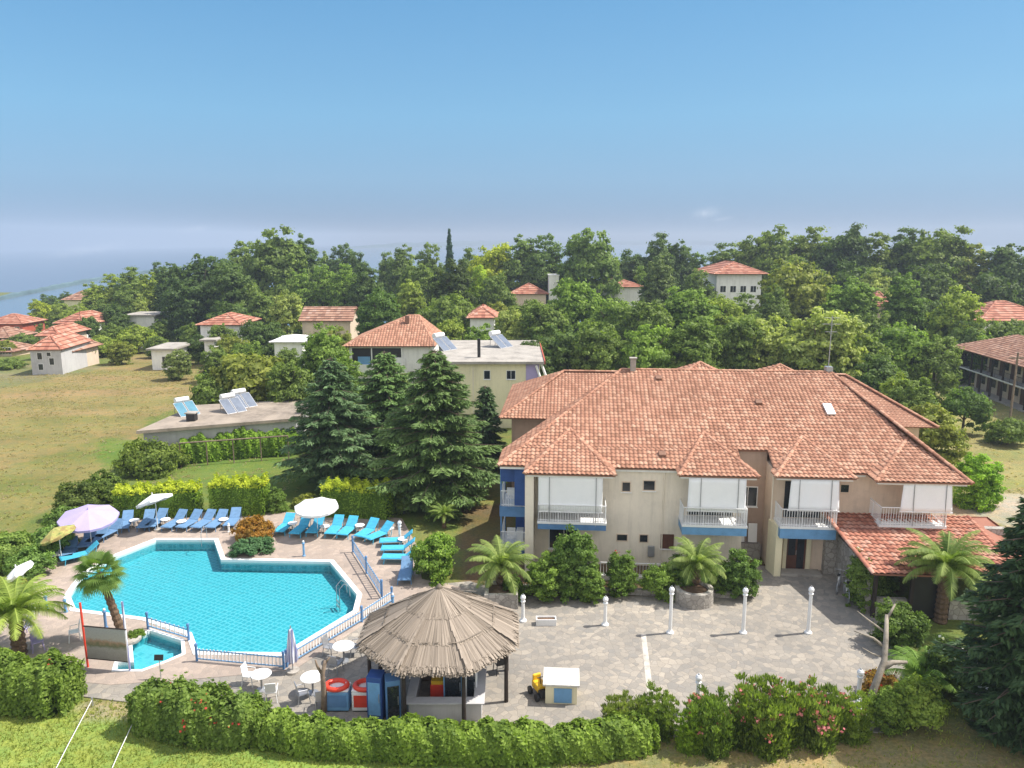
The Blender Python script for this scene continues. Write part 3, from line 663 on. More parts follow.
# tiled dining porch on the right (annex)
an = thing('dining_porch', 'low dining porch with red tiled lean-to roof and dark open front under the right balcony', 'porch', (*W(0, 0), 0), YA)
def LP(px, py, z):
    x, y = P(px, py, z); return UV(x, y)
a1 = LP(832, 516, 3.25); a2 = LP(868, 574, 2.45); a3 = LP(1000, 574, 2.45); a4 = LP(1012, 520, 3.25)
vt = .35; f0 = a2[1]
pl = lambda u, v: (u, v, 2.45+(v-f0)/(vt-f0)*.95)
PA = pl(17.0, vt); PB = (17.6, f0, 2.45); PC = (24.5, f0, 2.45); PD = pl(24.5, vt)
asl = [([PA, PB, PC, PD], fe), ([PC, (26.6, f0+1.5, 2.45), (26.6, vt+2, 2.7), PD], (0, 1, 0))]
ar = roof('roof', asl, 'tile_red', an, rel=1.15)
ridges('ridge_cap', [(PA, PB), (PC, PD)], 'tile_red', ar)
m = MB(); m.box(17.1, 26.4, vt-.35, vt+.05, 0, 2.9); m.box(17.7, 17.95, f0+.9, vt, 0, 2.3); m.build('wall', 'stonewall', an)
m = MB()
for u in (17.9, 19.6, 21.3, 23.0, 24.6, 26.3): m.box(u-.08, u+.08, f0+.35, f0+.51, 0, 2.4)
m.box(17.6, 26.4, f0+.3, f0+.5, 2.25, 2.42); m.build('post', 'darkwood', an)
for u0_, u1_ in ((18.0, 19.5), (21.4, 22.9), (23.1, 24.5)):
    m = MB(); m.box(u0_, u1_, f0+.55, f0+.8, 0, .95); m.build('low_wall', 'stonewall', an)
m = MB(); m.box(19.7, 21.2, f0+.45, f0+.5, .1, 2.2); m.build('mesh_screen', 'black', an)
# ================================================================== VEGETATION
def env_round(rng, n, flat=1., low=-.55):
    d = nrm(rng.normal(0, 1, (n*3, 3))); d = d[d[:, 2] > low][:n]; return d
RAT = [1.0, 1.4, 1.9, 2.5, 3.2, 4.2]
def crown_proto(seed, kind, q):
    """crown of radius 1 and height q; many puffs of leaves over several lobes"""
    rng = np.random.default_rng(seed*17+int(q*10)); P_ = []; Rr = []; near = kind in ('shrub', 'upright')
    lo = {'round': .16, 'broad': .12, 'bush': .0, 'dense': .1, 'tall': .06, 'cone': .05, 'shrub': 0, 'upright': 0}[kind]*q
    hh = (q-lo)/2; mid = lo+hh
    if kind == 'upright':
        n = 26
        for i in range(n):
            a = i*2.4; r = math.sqrt(i/n)*.72; top = q*(1-.35*r*r)*rng.uniform(.72, 1.02)
            for k in range(5): z = top*(.12+.85*k/4); o_ = .12*k/4; P_.append(((r+o_)*math.cos(a), (r+o_)*math.sin(a), z)); Rr.append(rng.uniform(.13, .22)*(1.15-.4*k/4))
    elif kind == 'cone':
        for i in range(420):
            z = rng.uniform(0.0, .98)**1.1; r = (1-z)*.85; a = rng.uniform(0, 6.28); k = rng.uniform(.3, 1)
            P_.append((r*k*math.cos(a), r*k*math.sin(a), lo+z*(q-lo))); Rr.append(rng.uniform(.15, .28)*(1.1-z*.6))
    else:
        L = [(np.array([0, 0, mid+hh*.08]), np.array([.80, .80, hh*.86]))]*3
        nl = {'round': 7, 'broad': 11, 'bush': 7, 'dense': 3, 'tall': 9, 'shrub': 8}[kind]
        for i in range(nl):
            if kind == 'dense': L.append((np.array([0, 0, mid-.1*hh+rng.uniform(-.1, .1)]), np.array([.88, .88, hh*.88]))); continue
            z = lo+(q-lo)*rng.uniform(.2, .8); prof = math.sin(math.pi*min(1, max(.12, ((z-lo)/(q-lo))*.75+.2)))
            a = i*2.4+rng.uniform(-.5, .5); rr = rng.uniform(.3, .62)*prof*(.8 if kind == 'tall' else 1); sz = rng.uniform(.26, .46); L.append((np.array([rr*math.cos(a), rr*math.sin(a), z]), np.array([sz, sz, sz*rng.uniform(.8, 1.15)*min(1.4, .7+q*.25)])))
        w_ = np.array([(l[1][0]*l[1][2]+.08) for l in L]); w_ /= w_.sum(); npf = int(215*(.55+.45*q)) if not near else int(130*(.6+.42*q))
        for i in range(npf):
            c, r = L[rng.choice(len(L), p=w_)]; d = nrm(rng.normal(0, 1, (1, 3)))[0]
            if d[2] < -.45: d[2] *= -.6
            P_.append(c+d*r*rng.uniform(.55, 1.05)); Rr.append((rng.uniform(.075, .19) if not near else rng.uniform(.11, .22))*(.85 if kind == 'dense' else 1))
    P_ = np.array(P_); Rr = np.array(Rr)
    if kind in ('round', 'broad', 'bush', 'dense', 'shrub'):
        tt = np.clip((P_[:, 2]-lo)/(q-lo), 0, 1.05); env = np.sqrt(np.clip(1-(np.maximum(0, tt-.42)/.60)**2.4, .0, 1))*(.72+.28*np.minimum(1, tt/.3)); rr_ = np.hypot(P_[:, 0], P_[:, 1]); sc_ = np.minimum(1, env*rng.uniform(.86, 1.12, len(tt))/np.maximum(rr_, .05)); P_[:, 0] *= sc_; P_[:, 1] *= sc_
    f = np.percentile(np.hypot(P_[:, 0], P_[:, 1]), 96)+.1; P_[:, :2] /= f; P_[:, 2] = lo+(P_[:, 2]-P_[:, 2].min())/(P_[:, 2].max()-P_[:, 2].min()+.1)*(q-lo)
    V = []; T = []; ls = .06 if near else .052; zmid = lo+(q-lo)*.4
    for c, r in zip(P_, Rr):
        n = int((62 if not near else 60)*(r/.15)**1.6)+8; d = nrm(rng.normal(0, 1, (n, 3))); d[:, 2] = np.where(d[:, 2] < -.4, -d[:, 2]*.7, d[:, 2]); d = nrm(d)
        C = c+d*(r*np.abs(rng.normal(.85, .32, (n, 1))))*np.array([1, 1, .8]); C[:, 2] = np.maximum(C[:, 2], .02)
        out_ = d*.8+nrm((c-np.array([0, 0, zmid]))[None]*np.array([1, 1, .6])+np.array([[0, 0, .2]]))*.55
        if kind == 'upright':
            D = nrm(d*.6+np.array([[0, 0, .9]])+rng.normal(0, .25, (n, 3))); U = nrm(np.cross(D, rng.normal(0, 1, (n, 3)))); s1_ = ls*1.5*rng.uniform(.7, 1.3, (n, 1)); V.append(np.stack([C-D*s1_, C-U*s1_*.28, C+D*s1_, C+U*s1_*.28], 1))
        else: V.append(leaves(rng, C, out_, ls, .62, .5))
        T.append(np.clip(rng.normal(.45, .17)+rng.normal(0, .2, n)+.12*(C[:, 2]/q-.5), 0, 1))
    return np.concatenate(V), np.concatenate(T), P_, Rr
def trunk_mesh(seed, kind, q):
    rng = random.Random(seed); m = MB(); pts = [(0, 0, -.08)]; x = y = 0; near = kind in ('shrub', 'upright'); k_ = .5 if near else 1
    for i in range(1, 6): x += rng.uniform(-.04, .04); y += rng.uniform(-.04, .04); pts.append((x, y, i*.15*q))
    m.tube(pts, [.07*k_, .055*k_, .048*k_, .04*k_, .03*k_, .015*k_], 7)
    for i in range(8):
        b = pts[rng.randint(1, 4)]; a = rng.uniform(0, 6.28); r = rng.uniform(.3, .6); e = (b[0]+r*math.cos(a), b[1]+r*math.sin(a), min(q*.85, b[2]+rng.uniform(.12, .3)*q))
        mid = tuple((p+q_)/2 for p, q_ in zip(b, e)); mid = (mid[0], mid[1], mid[2]-.02); m.tube([b, mid, e], [.026*k_, .018*k_, .006*k_], 5)
    return m
protos = {}
def proto(kind, seed, mat, q):
    k = (kind, seed, mat, q)
    if k not in protos:
        V, T, PP, RR = crown_proto(seed, kind, q)
        cr = quadmesh('crown', V, T, mat); tr = trunk_mesh(seed, kind, q).build('trunk', 'bark', smooth=True)
        protos[k] = (cr.data, tr.data, PP, RR); bpy.data.objects.remove(cr); bpy.data.objects.remove(tr)
    return protos[k]
NT = [0]
def tree_at(x, y, z0, wd, ht, kind, tint, label, group=None, name='tree', cat='tree', mat='leaf', seed=None, flowers=None):
    NT[0] += 1; i = NT[0]; seed = (i % 3) if seed is None else seed; qq = ht/(wd/2); q = min(RAT, key=lambda r: abs(math.log(r/qq)))
    cr, tr, PP, RR = proto(kind, seed, mat, q); zs = qq/q*wd/2
    t = thing(name, label, cat, (x, y, z0), (i*2.4) % 6.28, group)
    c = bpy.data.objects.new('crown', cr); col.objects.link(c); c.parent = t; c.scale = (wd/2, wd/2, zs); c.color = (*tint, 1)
    k = bpy.data.objects.new('trunk', tr); col.objects.link(k); k.parent = t; k.scale = (wd/2, wd/2, zs)
    if flowers:
        fm, nf, nc = flowers; rng = np.random.default_rng(i*3+1); V = []
        ok = np.where(PP[:, 2] > q*.35)[0]
        for j in rng.choice(ok, nc):
            d = nrm(rng.normal(0, 1, (1, 3)))[0]; d[2] = abs(d[2]); d[1] -= .2; p = (PP[j]+d*RR[j]*1.25)*np.array([wd/2, wd/2, zs]); V.append(leaves(rng, p+rng.normal(0, .07, (nf, 3)), np.repeat(d[None], nf, 0), .055, .9, .7))
        V = np.concatenate(V); quadmesh('blossom', V, rng.uniform(0, 1, len(V)), fm, t)
    return t
def tree(px, top, wpx, Y, kind, tint, label, group=None, **k):
    x, zt_ = XZ(px, top, Y); z0 = zt(x, Y); dep = Y*cth-(z0+(zt_-z0)*.6-H)*sth
    return tree_at(x, Y, z0-.1, wpx*dep/F*(1.22 if group == G1 else 1.04), (zt_-z0+.1)*1.0, kind, tint, label, group, **k)
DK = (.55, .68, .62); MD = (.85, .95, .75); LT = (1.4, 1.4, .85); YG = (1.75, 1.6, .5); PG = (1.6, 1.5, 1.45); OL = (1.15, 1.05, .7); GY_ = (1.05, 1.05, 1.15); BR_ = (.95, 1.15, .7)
G1 = 'trees along the skyline'; G2 = 'trees in the middle distance'; G3 = 'trees between the village houses'; G4 = 'trees behind the hotel'
TREES = [
 (286, 346, 34, 92, 'bush', MD, 'green bush before the low white shed', G3), (322, 338, 44, 92, 'bush', BR_, 'light green bush before the long red roofs', G3), (338, 326, 34, 105, 'bush', OL, 'olive bush at the right end of the long red roofs', G3), (176, 348, 26, 98, 'bush', GY_, 'grey green bush right of the low white patio house', G3), (214, 345, 30, 96, 'bush', MD, 'green bush before the small white shed', G3), (245, 340, 34, 100, 'bush', (.8, .95, .6), 'dark bush between the shed and the wide olive bush', G3), (528, 300, 34, 118, 'bush', MD, 'bush below the small red roofed house by the tower', G3), (628, 300, 36, 118, 'bush', BR_, 'bush before the long white house with flat red roof', G3), (445, 292, 60, 120, 'bush', (.9, 1, .7), 'low shrubs under the very dark dome-shaped oak', G3), (498, 300, 40, 128, 'bush', OL, 'shrub before the grey roofed barn', G3), (880, 310, 40, 104, 'bush', MD, 'bush below the small pink roofed house', G3), (1000, 335, 50, 92, 'bush', BR_, 'bush before the right hand red roof', G3),
 (66, 330, 26, 122, 'bush', OL, 'olive bush in front of the white house with turquoise awning', G3), (110, 322, 26, 128, 'bush', MD, 'green bush at the foot of the dark rounded tree', G3), (75, 304, 26, 165, 'bush', LT, 'light bush above the orange roofed house', G3), (30, 318, 22, 170, 'bush', MD, 'green bush between the topmost red roofs', G3), (120, 340, 26, 112, 'bush', OL, 'olive bush at the field edge below the lone dark tree', G3), (160, 318, 24, 135, 'round', MD, 'small tree right of the low white wall house', G3), (100, 300, 28, 160, 'bush', MD, 'green bush at the foot of the left skyline trees', G3),
 (738, 293, 58, 112, 'bush', MD, 'bush hiding the lower storeys of the white block of flats', G3),
 # village, far left
 (40, 299, 26, 190, 'bush', YG, 'bright yellow green clump of bushes above the village roofs at the far left', G3), (58, 300, 22, 185, 'bush', LT, 'light green round bush beside the yellow green clump over the village', G3),
 (47, 293, 24, 215, 'round', DK, 'small dark tree against the bay beyond the village', G3), (67, 291, 22, 220, 'round', DK, 'second small dark tree against the bay, nearer the skyline wood', G3),
 (8, 358, 34, 108, 'bush', MD, 'shrubby green tree at the left picture edge beside the grey gable house', G3), (2, 340, 22, 125, 'bush', OL, 'olive green bush below the terraced red roofs at the left edge', G3),
 (22, 333, 26, 140, 'bush', MD, 'mid green bush between the red roofs and the grey gable house', G3), (84, 316, 28, 128, 'round', DK, 'dark round tree in front of the orange roofed village house', G3),
 (80, 343, 26, 112, 'bush', GY_, 'grey green round bush right of the grey gable house', G3), (100, 335, 34, 122, 'bush', LT, 'light green spreading bush at the upper edge of the dry field', G3),
 (115, 304, 28, 138, 'round', DK, 'dark rounded tree standing alone right of the orange roofed house', G3), (139, 293, 18, 150, 'dense', PG, 'pale silvery tree before the low white wall of the village', G3),
 (136, 325, 40, 128, 'bush', LT, 'bright low bush before the small green meadow', G3), (157, 336, 26, 120, 'bush', MD, 'green bush along the shadowed bank of the meadow', G3),
 (190, 322, 24, 118, 'bush', MD, 'leafy bush left of the red roofed cottage', G3), (196, 334, 20, 112, 'tall', DK, 'narrow dark tree beside the white patio walls', G3), (222, 322, 30, 112, 'bush', MD, 'green shrub hiding the front of the red roofed cottage', G3),
 (232, 334, 34, 105, 'bush', OL, 'olive shrub below the red roofed cottage', G3),
 # skyline, left
 (92, 281, 26, 175, 'broad', LT, 'light green tree at the left end of the skyline wood', G1), (110, 273, 30, 170, 'broad', LT, 'yellowish green tree second from the left end of the skyline wood', G1),
 (132, 267, 32, 168, 'round', MD, 'mid green tree third from the left end of the skyline wood', G1), (151, 271, 30, 165, 'broad', LT, 'sunlit tree tucked before the dark wood on the left', G1), (125, 285, 30, 155, 'bush', MD, 'low mid green tree at the foot of the left skyline wood', G1),
 (158, 262, 20, 190, 'round', DK, 'small dark tree top peeping over the left skyline wood', G1), (172, 262, 34, 160, 'round', DK, 'dark tree on the left flank of the great dark tree', G1),
 (200, 252, 58, 145, 'broad', (.4, .52, .5), 'great dark tree, the darkest crown of the left skyline', G1), (186, 280, 46, 138, 'bush', (.38, .5, .48), 'dark lower tree under the great dark tree', G1),
 (228, 262, 46, 140, 'broad', DK, 'dark grey green tree right of the great dark tree', G1), (243, 240, 40, 165, 'round', MD, 'mid green tree rising left of the tallest poplar', G1), (276, 224, 56, 160, 'tall', MD, 'tallest broad poplar on the left skyline', G1), (302, 233, 34, 165, 'tall', (.6, .75, .65), 'dark slim poplar right of the tallest one', G1),
 (250, 280, 40, 140, 'tall', MD, 'upright mid green tree below the tallest poplar', G1), (228, 300, 40, 125, 'bush', DK, 'dark shrubby tree above the red roofed cottage', G1),
 (325, 250, 26, 190, 'broad', MD, 'small tree on the skyline right of the poplars', G1), (341, 243, 34, 190, 'round', DK, 'dark domed tree on the skyline before the gap with the bay', G1), (356, 252, 24, 185, 'round', DK, 'dark tree left of the blue gap in the skyline', G1),
 (300, 268, 36, 150, 'tall', BR_, 'leftmost of the fresh green poplar row', G2), (322, 264, 34, 150, 'tall', BR_, 'second tree of the fresh green poplar row', G2), (344, 264, 34, 148, 'tall', BR_, 'third tree of the fresh green poplar row', G2), (366, 262, 38, 145, 'broad', DK, 'dark bushy tree ending the fresh green poplar row', G2),
 (285, 290, 36, 125, 'round', PG, 'whitish green tree left of the long low red roofs', G2), (262, 318, 44, 112, 'bush', DK, 'dark green bush left of the long white shed', G2), (262, 292, 30, 135, 'round', MD, 'mid green tree between the poplar and the whitish tree', G2),
 (378, 288, 44, 112, 'round', (.6, .8, .6), 'dark green pine-like dome behind the open veranda house', G2),
 (388, 252, 22, 185, 'round', MD, 'small green tree left of the twin skyline trees', G1), (404, 243, 34, 175, 'broad', MD, 'left one of the twin skyline trees before the spruce', G1), (431, 242, 30, 170, 'tall', MD, 'right one of the twin skyline trees before the spruce', G1), (418, 262, 40, 150, 'round', (.75, .85, .6), 'rounded tree under the twin skyline trees', G1),
 (410, 278, 32, 135, 'round', LT, 'pale shrubby tree behind the veranda house roof', G2),
 (451, 258, 50, 128, 'dense', (.42, .48, .42), 'very dark dense dome-shaped oak below the spruce', G2),
 (468, 248, 26, 170, 'round', MD, 'bluish green tree right of the spruce', G1), (492, 243, 44, 160, 'broad', YG, 'yellow green broad tree on the skyline', G1), (478, 264, 28, 140, 'round', (1.6, 1.7, .6), 'bright yellow green small tree right of the dark oak', G2), (497, 272, 40, 135, 'broad', MD, 'mid green tree under the yellow green broad tree', G2),
 (521, 233, 42, 160, 'broad', (.8, .92, .8), 'large green skyline tree right of the yellow green one', G1), (544, 233, 40, 158, 'tall', (.7, .85, .75), 'tall dark skyline tree left of the biggest round tree', G1), (590, 226, 54, 150, 'round', (.8, .95, .75), 'biggest round skyline tree, left of centre gap with the sea', G1),
 (566, 262, 26, 155, 'round', MD, 'small tree left under the biggest round skyline tree', G1), (627, 250, 40, 165, 'round', DK, 'dark low tree in the sea gap on the skyline', G1), (662, 233, 36, 165, 'round', DK, 'dark round tree top right of the sea gap', G1), (682, 239, 30, 165, 'round', DK, 'dark small tree top beside the sea gap tree', G1), (700, 252, 30, 165, 'round', (.7, .85, .75), 'bluish tree at the right end of the sea gap', G1),
 (642, 266, 20, 155, 'bush', BR_, 'bright green small tree left of the grey dome tree', G2), (660, 253, 42, 130, 'dense', (.75, .8, .95), 'grey green perfectly dome-shaped tree', G2), (700, 268, 34, 140, 'round', MD, 'green tree right of the grey dome tree', G2),
 # skyline, right
 (728, 243, 40, 165, 'broad', MD, 'mid green skyline tree behind the white block of flats', G1), (750, 234, 44, 165, 'broad', (.95, 1, .7), 'olive skyline tree above the white block of flats', G1), (781, 226, 52, 160, 'broad', (.9, .98, .65), 'broad olive green tree on the right skyline', G1), (815, 227, 46, 160, 'broad', (.95, 1, .62), 'sunlit olive tree second along the right skyline', G1), (845, 224, 50, 155, 'round', (.5, .62, .5), 'dark skyline tree, tallest right of centre', G1),
 (876, 231, 44, 155, 'broad', (.9, .95, .6), 'olive brown skyline tree right of the dark one', G1), (905, 228, 46, 155, 'round', (.55, .68, .5), 'dark green skyline tree fourth from the right edge', G1), (940, 226, 58, 150, 'broad', (.78, .85, .55), 'large skyline tree third from the right edge', G1), (972, 243, 40, 148, 'round', OL, 'yellowish skyline tree second from the right edge', G1), (1010, 242, 52, 145, 'broad', (.48, .6, .48), 'dark skyline tree at the right edge', G1), (1062, 245, 60, 145, 'broad', DK, 'dark skyline tree cut by the right edge', G1),
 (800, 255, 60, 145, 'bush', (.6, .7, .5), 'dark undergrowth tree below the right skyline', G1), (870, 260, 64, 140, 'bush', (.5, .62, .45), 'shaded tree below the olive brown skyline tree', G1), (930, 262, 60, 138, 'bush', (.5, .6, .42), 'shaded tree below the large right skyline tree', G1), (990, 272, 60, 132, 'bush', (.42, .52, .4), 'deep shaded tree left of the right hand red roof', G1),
 # the green mass behind the hotel
 (575, 276, 62, 112, 'broad', BR_, 'fresh green tree, highest of the grove directly behind the hotel', G4), (545, 300, 50, 102, 'broad', MD, 'green tree at the left end of the grove behind the hotel', G4), (612, 297, 60, 105, 'broad', (.9, 1.05, .7), 'rounded green tree in the middle of the grove', G4), (650, 298, 60, 100, 'broad', MD, 'mid green tree in the grove under the grey dome tree', G4),
 (690, 286, 56, 105, 'broad', BR_, 'light green tree at the back of the grove', G4), (722, 295, 46, 108, 'round', LT, 'pale leafed tree left of the white block of flats', G4), (560, 325, 56, 86, 'bush', DK, 'dark tree low at the left of the grove', G4), (600, 322, 60, 84, 'broad', MD, 'green tree in the front row of the grove above the roof chimney', G4), (648, 322, 60, 82, 'broad', BR_, 'green tree in the front row right of the chimney', G4), (696, 318, 60, 82, 'broad', (.85, .98, .7), 'green tree in the front row mid roof', G4), (738, 314, 54, 84, 'broad', MD, 'tree in the front row under the white flats', G4),
 (512, 306, 40, 105, 'bush', PG, 'pale flowering tree behind the flat roofed yellow house', G4), (480, 322, 40, 96, 'bush', BR_, 'green tree behind the solar heaters of the yellow house', G4), (445, 318, 38, 100, 'bush', LT, 'light yellowish shrub right of the veranda house', G4), (535, 335, 40, 84, 'bush', DK, 'dark bush right of the yellow house', G4),
 (797, 258, 78, 118, 'broad', OL, 'big olive crowned tree right of the white block of flats', G4), (776, 283, 34, 112, 'broad', MD, 'dark edged tree left under the big olive crown', G4), (852, 278, 58, 112, 'broad', BR_, 'fresh green tree between the big olive crown and the dark tree', G4), (877, 268, 34, 135, 'round', PG, 'pale small crown before the dark right wood', G4), (907, 272, 42, 108, 'tall', (.75, .95, .6), 'upright green tree standing over the small pink roof', G4), (958, 286, 52, 100, 'tall', LT, 'bright upright tree left of the right hand red roof', G4), (930, 296, 40, 108, 'round', DK, 'dark tree between the two upright trees', G4),
 (768, 315, 62, 84, 'broad', PG, 'whitish green plane tree left of the roof antenna', G4), (822, 305, 86, 80, 'broad', PG, 'large whitish green plane tree behind the roof antenna', G4), (866, 330, 60, 82, 'broad', MD, 'mid green tree right of the large whitish plane tree', G4), (905, 322, 60, 86, 'broad', BR_, 'green tree below the upright green tree', G4), (938, 332, 50, 84, 'bush', MD, 'bushy tree left of the brown veranda building', G4), (1000, 316, 60, 100, 'bush', MD, 'leafy tree between the right red roof and the veranda building', G4), (970, 320, 44, 96, 'bush', DK, 'dark shrub behind the veranda building corner', G4),
 (880, 352, 56, 72, 'bush', DK, 'dark bush behind the right end of the hotel ridge', G4), (915, 375, 50, 64, 'bush', MD, 'green bush beside the right rear hip of the roof', G4), (968, 388, 44, 70, 'round', (.6, .78, .6), 'dark leafy tree on the dry yard at the right', G4), (935, 402, 62, 58, 'bush', OL, 'olive brown bush right of the rear hip', G4), (982, 452, 46, 50, 'bush', (1.2, 1.6, .6), 'bright green shrub on the dry yard right of the hotel', G4), (1010, 418, 40, 66, 'bush', MD, 'bush at the foot of the utility pole', G4), (900, 372, 40, 66, 'bush', LT, 'light green bush hugging the rear right roof edge', G4),
 # left middle
 (250, 352, 90, 76, 'bush', OL, 'wide olive bush behind the flat roof with solar heaters', G2), (215, 372, 50, 74, 'bush', MD, 'low green bush at the left of the wide olive bush', G2), (290, 358, 50, 72, 'bush', MD, 'green bush above the flat concrete roof end', G2), (322, 322, 50, 80, 'tall', BR_, 'fresh green upright tree left of the veranda house', G2), (345, 352, 50, 66, 'bush', (.8, 1, .6), 'leafy tree below the open veranda', G2), (390, 356, 46, 66, 'bush', MD, 'leafy tree between the two big cedars', G2),
]
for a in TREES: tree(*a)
# spruce on the skyline
tree(449, 229, 15, 165, 'cone', (.5, .75, .9), 'small pointed spruce standing above the skyline', G1, name='spruce_tree', mat='needle')
tree(176+395, 284, 10, 160, 'cone', (.5, .7, .8), 'small conifer half hidden by the grove under the biggest round tree', G1, name='conifer_tree', mat='needle')

# ---- big cedars beside the pool lawn
def cedar(name, loc, ht, rad, seed, tint, label, nb=150, low=.03, lsz=.16, per=60, cat='conifer'):
    rng = np.random.default_rng(seed); V = []; T = []; t = thing(name, label, cat, loc); m = MB(); m.tube([(0, 0, -.1), (.05, 0, ht*.5), (0, 0, ht*.98)], [ht*.024, ht*.014, .02], 8)
    for i in range(nb):
        f = low+(1-low)*(i+rng.uniform(0, 1))/nb; z = f*ht*.97; a = i*2.4+rng.uniform(-.3, .3); L = rad*((1-f)**.68)*rng.uniform(.5, 1.1)+.25
        if f < .14: L *= .62
        dr = rng.uniform(-.04, .16)*L; tip = np.array([L*math.cos(a), L*math.sin(a), z-dr+L*.10])
        b0 = np.array([0, 0, z]); mid = b0*.5+tip*.5+np.array([0, 0, .06*L]); m.tube([tuple(b0), tuple(mid), tuple(tip)], [.05, .03, .008], 5)
        n = int(per*L/2)+14; s_ = rng.uniform(.12, 1.0, n)**.8; wd = (L*.30)*(1-s_*.75)*1.0+.12
        lat = rng.uniform(-1, 1, n)*wd; ax = np.array([math.cos(a), math.sin(a), 0]); sd_ = np.array([-math.sin(a), math.cos(a), 0])
        C = (1-s_[:, None])**2*b0+2*(s_*(1-s_))[:, None]*mid+s_[:, None]**2*tip+lat[:, None]*sd_+np.stack([0*s_, 0*s_, -np.abs(lat)*.35-rng.uniform(0, .16, n)], 1)
        # long needle sprays, pointing out and drooping
        D = nrm(ax[None]*.8+sd_[None]*np.sign(lat)[:, None]*.6+np.array([[0, 0, -.25]])+rng.normal(0, .25, (n, 3)))
        U = nrm(np.cross(D, nrm(np.array([[0, 0, 1.]])+rng.normal(0, .45, (n, 3))))); sz = lsz*rng.uniform(.7, 1.6, (n, 1))
        V.append(np.stack([C-D*sz*.6, C-U*sz*.34, C+D*sz*1.3, C+U*sz*.34], 1)); T.append(np.clip(rng.normal(.45, .15)+.35*(s_-.5)+rng.normal(0, .18, n), 0, 1))
    quad = quadmesh('crown', np.concatenate(V), np.concatenate(T), 'needle', t); quad.color = (*tint, 1); m.build('trunk', 'bark', t, smooth=True); return t
x, y = P(438, 505); cedar('cedar_tree', (x, y, 0), 11.1, 5.7, 1, (1.25, 1.35, .85), 'largest dark cedar, right one beside the hotel wall', 230, per=150)
x, y = P(336, 486); cedar('cedar_tree', (x, y, 0), 9.9, 4.7, 2, (1.15, 1.3, 1.15), 'dark green cedar on the left above the golden hedge', 200, per=140)
x, y = P(384, 478); cedar('cedar_tree', (x, y+2, 0), 9.8, 5.4, 3, (1.4, 1.6, 1.0), 'greener conifer standing between and behind the two cedars', 180, per=130)
x, y = P(486, 470); cedar('cypress_tree', (x, y, 0), 7.0, 2.0, 8, (.8, .95, .7), 'slim dark conifer between the cedars and the hotel roof', 120, per=110)
cedar('dark_conifer', (*P(1016, 738), 0), 10.0, 3.0, 4, (.62, .75, .6), 'very dark conifer filling the lower right corner', 230, .01, .13, 170)

# ---- palms
def frond(V, T, rng, base, a, L, up, droop, lw, nl=46, twist=.0, fan=False):
    """one pinnate frond: arching midrib with leaflets both sides"""
    ax = np.array([math.cos(a), math.sin(a), 0]); sd_ = np.array([-math.sin(a), math.cos(a), 0]); pts = []
    p = np.array(base, float); el = up
    for i in range(nl+1):
        pts.append(p.copy()); p = p+(ax*math.cos(el)+np.array([0, 0, math.sin(el)]))*(L/nl); el -= droop/nl*(.5+1.1*i/nl)
    pts = np.array(pts); tone = np.clip(rng.normal(.5, .2), 0, 1)
    for i in range(4, nl+1):
        d = pts[i]-pts[i-1]; d /= np.linalg.norm(d); up_ = np.cross(sd_, d); s_ = i/nl; ln = lw*math.sin(math.pi*min(1, .12+.86*s_))**.6
        for sg in (-1, 1):
            D = sd_*sg*.85+d*.55+up_*rng.uniform(.05, .4)+np.array([0, 0, -.15]); D /= np.linalg.norm(D); wv_ = d*.024*L/2
            c = pts[i]; e_ = c+D*ln*rng.uniform(.85, 1.1)+np.array([0, 0, -.12*ln]); V.append(np.array([c-wv_, c+wv_, e_+wv_*.25, e_-wv_*.25])); T.append(np.clip(tone+rng.normal(0, .12), 0, 1))
    w_ = sd_*.018*L/2
    for i in range(nl): V.append(np.array([pts[i]-w_, pts[i]+w_, pts[i+1]+w_, pts[i+1]-w_])); T.append(1.)
def palm(loc, th, L, nf, seed, label, tint=(1, 1, 1), lean=(0, 0), r=.22, name='date_palm', lw=.42, group=None, upr=(1.4, .3)):
    rng = np.random.default_rng(seed); t = thing(name, label, 'palm', loc, 0, group); V = []; T = []
    top = (lean[0], lean[1], th)
    for k in range(nf):
        f = k/nf; a = k*2.4+rng.uniform(-.2, .2); frond(V, T, rng, top, a, L*rng.uniform(.85, 1.08), upr[0]*(1-f)+upr[1]*f+rng.uniform(-.1, .1), 1.25+.5*rng.uniform(0, 1), lw)
    c = quadmesh('crown', np.array(V), np.array(T), 'palm', t); c.color = (*tint, 1)
    m = MB(); pts = []; rs = []
    n = max(4, int(th/.12))
    for i in range(n+1): s_ = i/n; pts.append((lean[0]*s_**1.3, lean[1]*s_**1.3, -.05+(th+.1)*s_)); rs.append(r*(1.12 if i % 2 else .92)*(1.15-.15*s_))
    m.tube(pts, rs, 10); m.build('trunk', 'palmbark', t); return t
x, y = P(501, 596); palm((x, y, .75), .8, 2.1, 34, 11, 'date palm in the square stone planter beside the thatched hut')
x, y = P(697, 600); palm((x, y+.5, .75), .9, 1.85, 32, 12, 'date palm in the round stone planter before the second balcony')
x, y = P(940, 622); palm((x, y, 0), 2.7, 2.5, 46, 13, 'tall date palm beside the dining porch roof', r=.25)
x, y = P(20, 655); palm((x, y, 0), 1.9, 2.4, 40, 14, 'date palm at the left picture edge by the paddling pool path', (1.1, 1.1, .8), r=.26)
x, y = P(922, 690); palm((x, y, 0), .5, 1.7, 22, 15, 'young date palm under the dark conifer in the lower right', (.8, 1., .7), r=.15)
x, y = P(452, 535); palm((x-.6, y+1.2, 0), .9, 1.1, 24, 16, 'small spiky palm beside the right end of the golden hedge', (.95, 1, .8), r=.12, lw=.2)
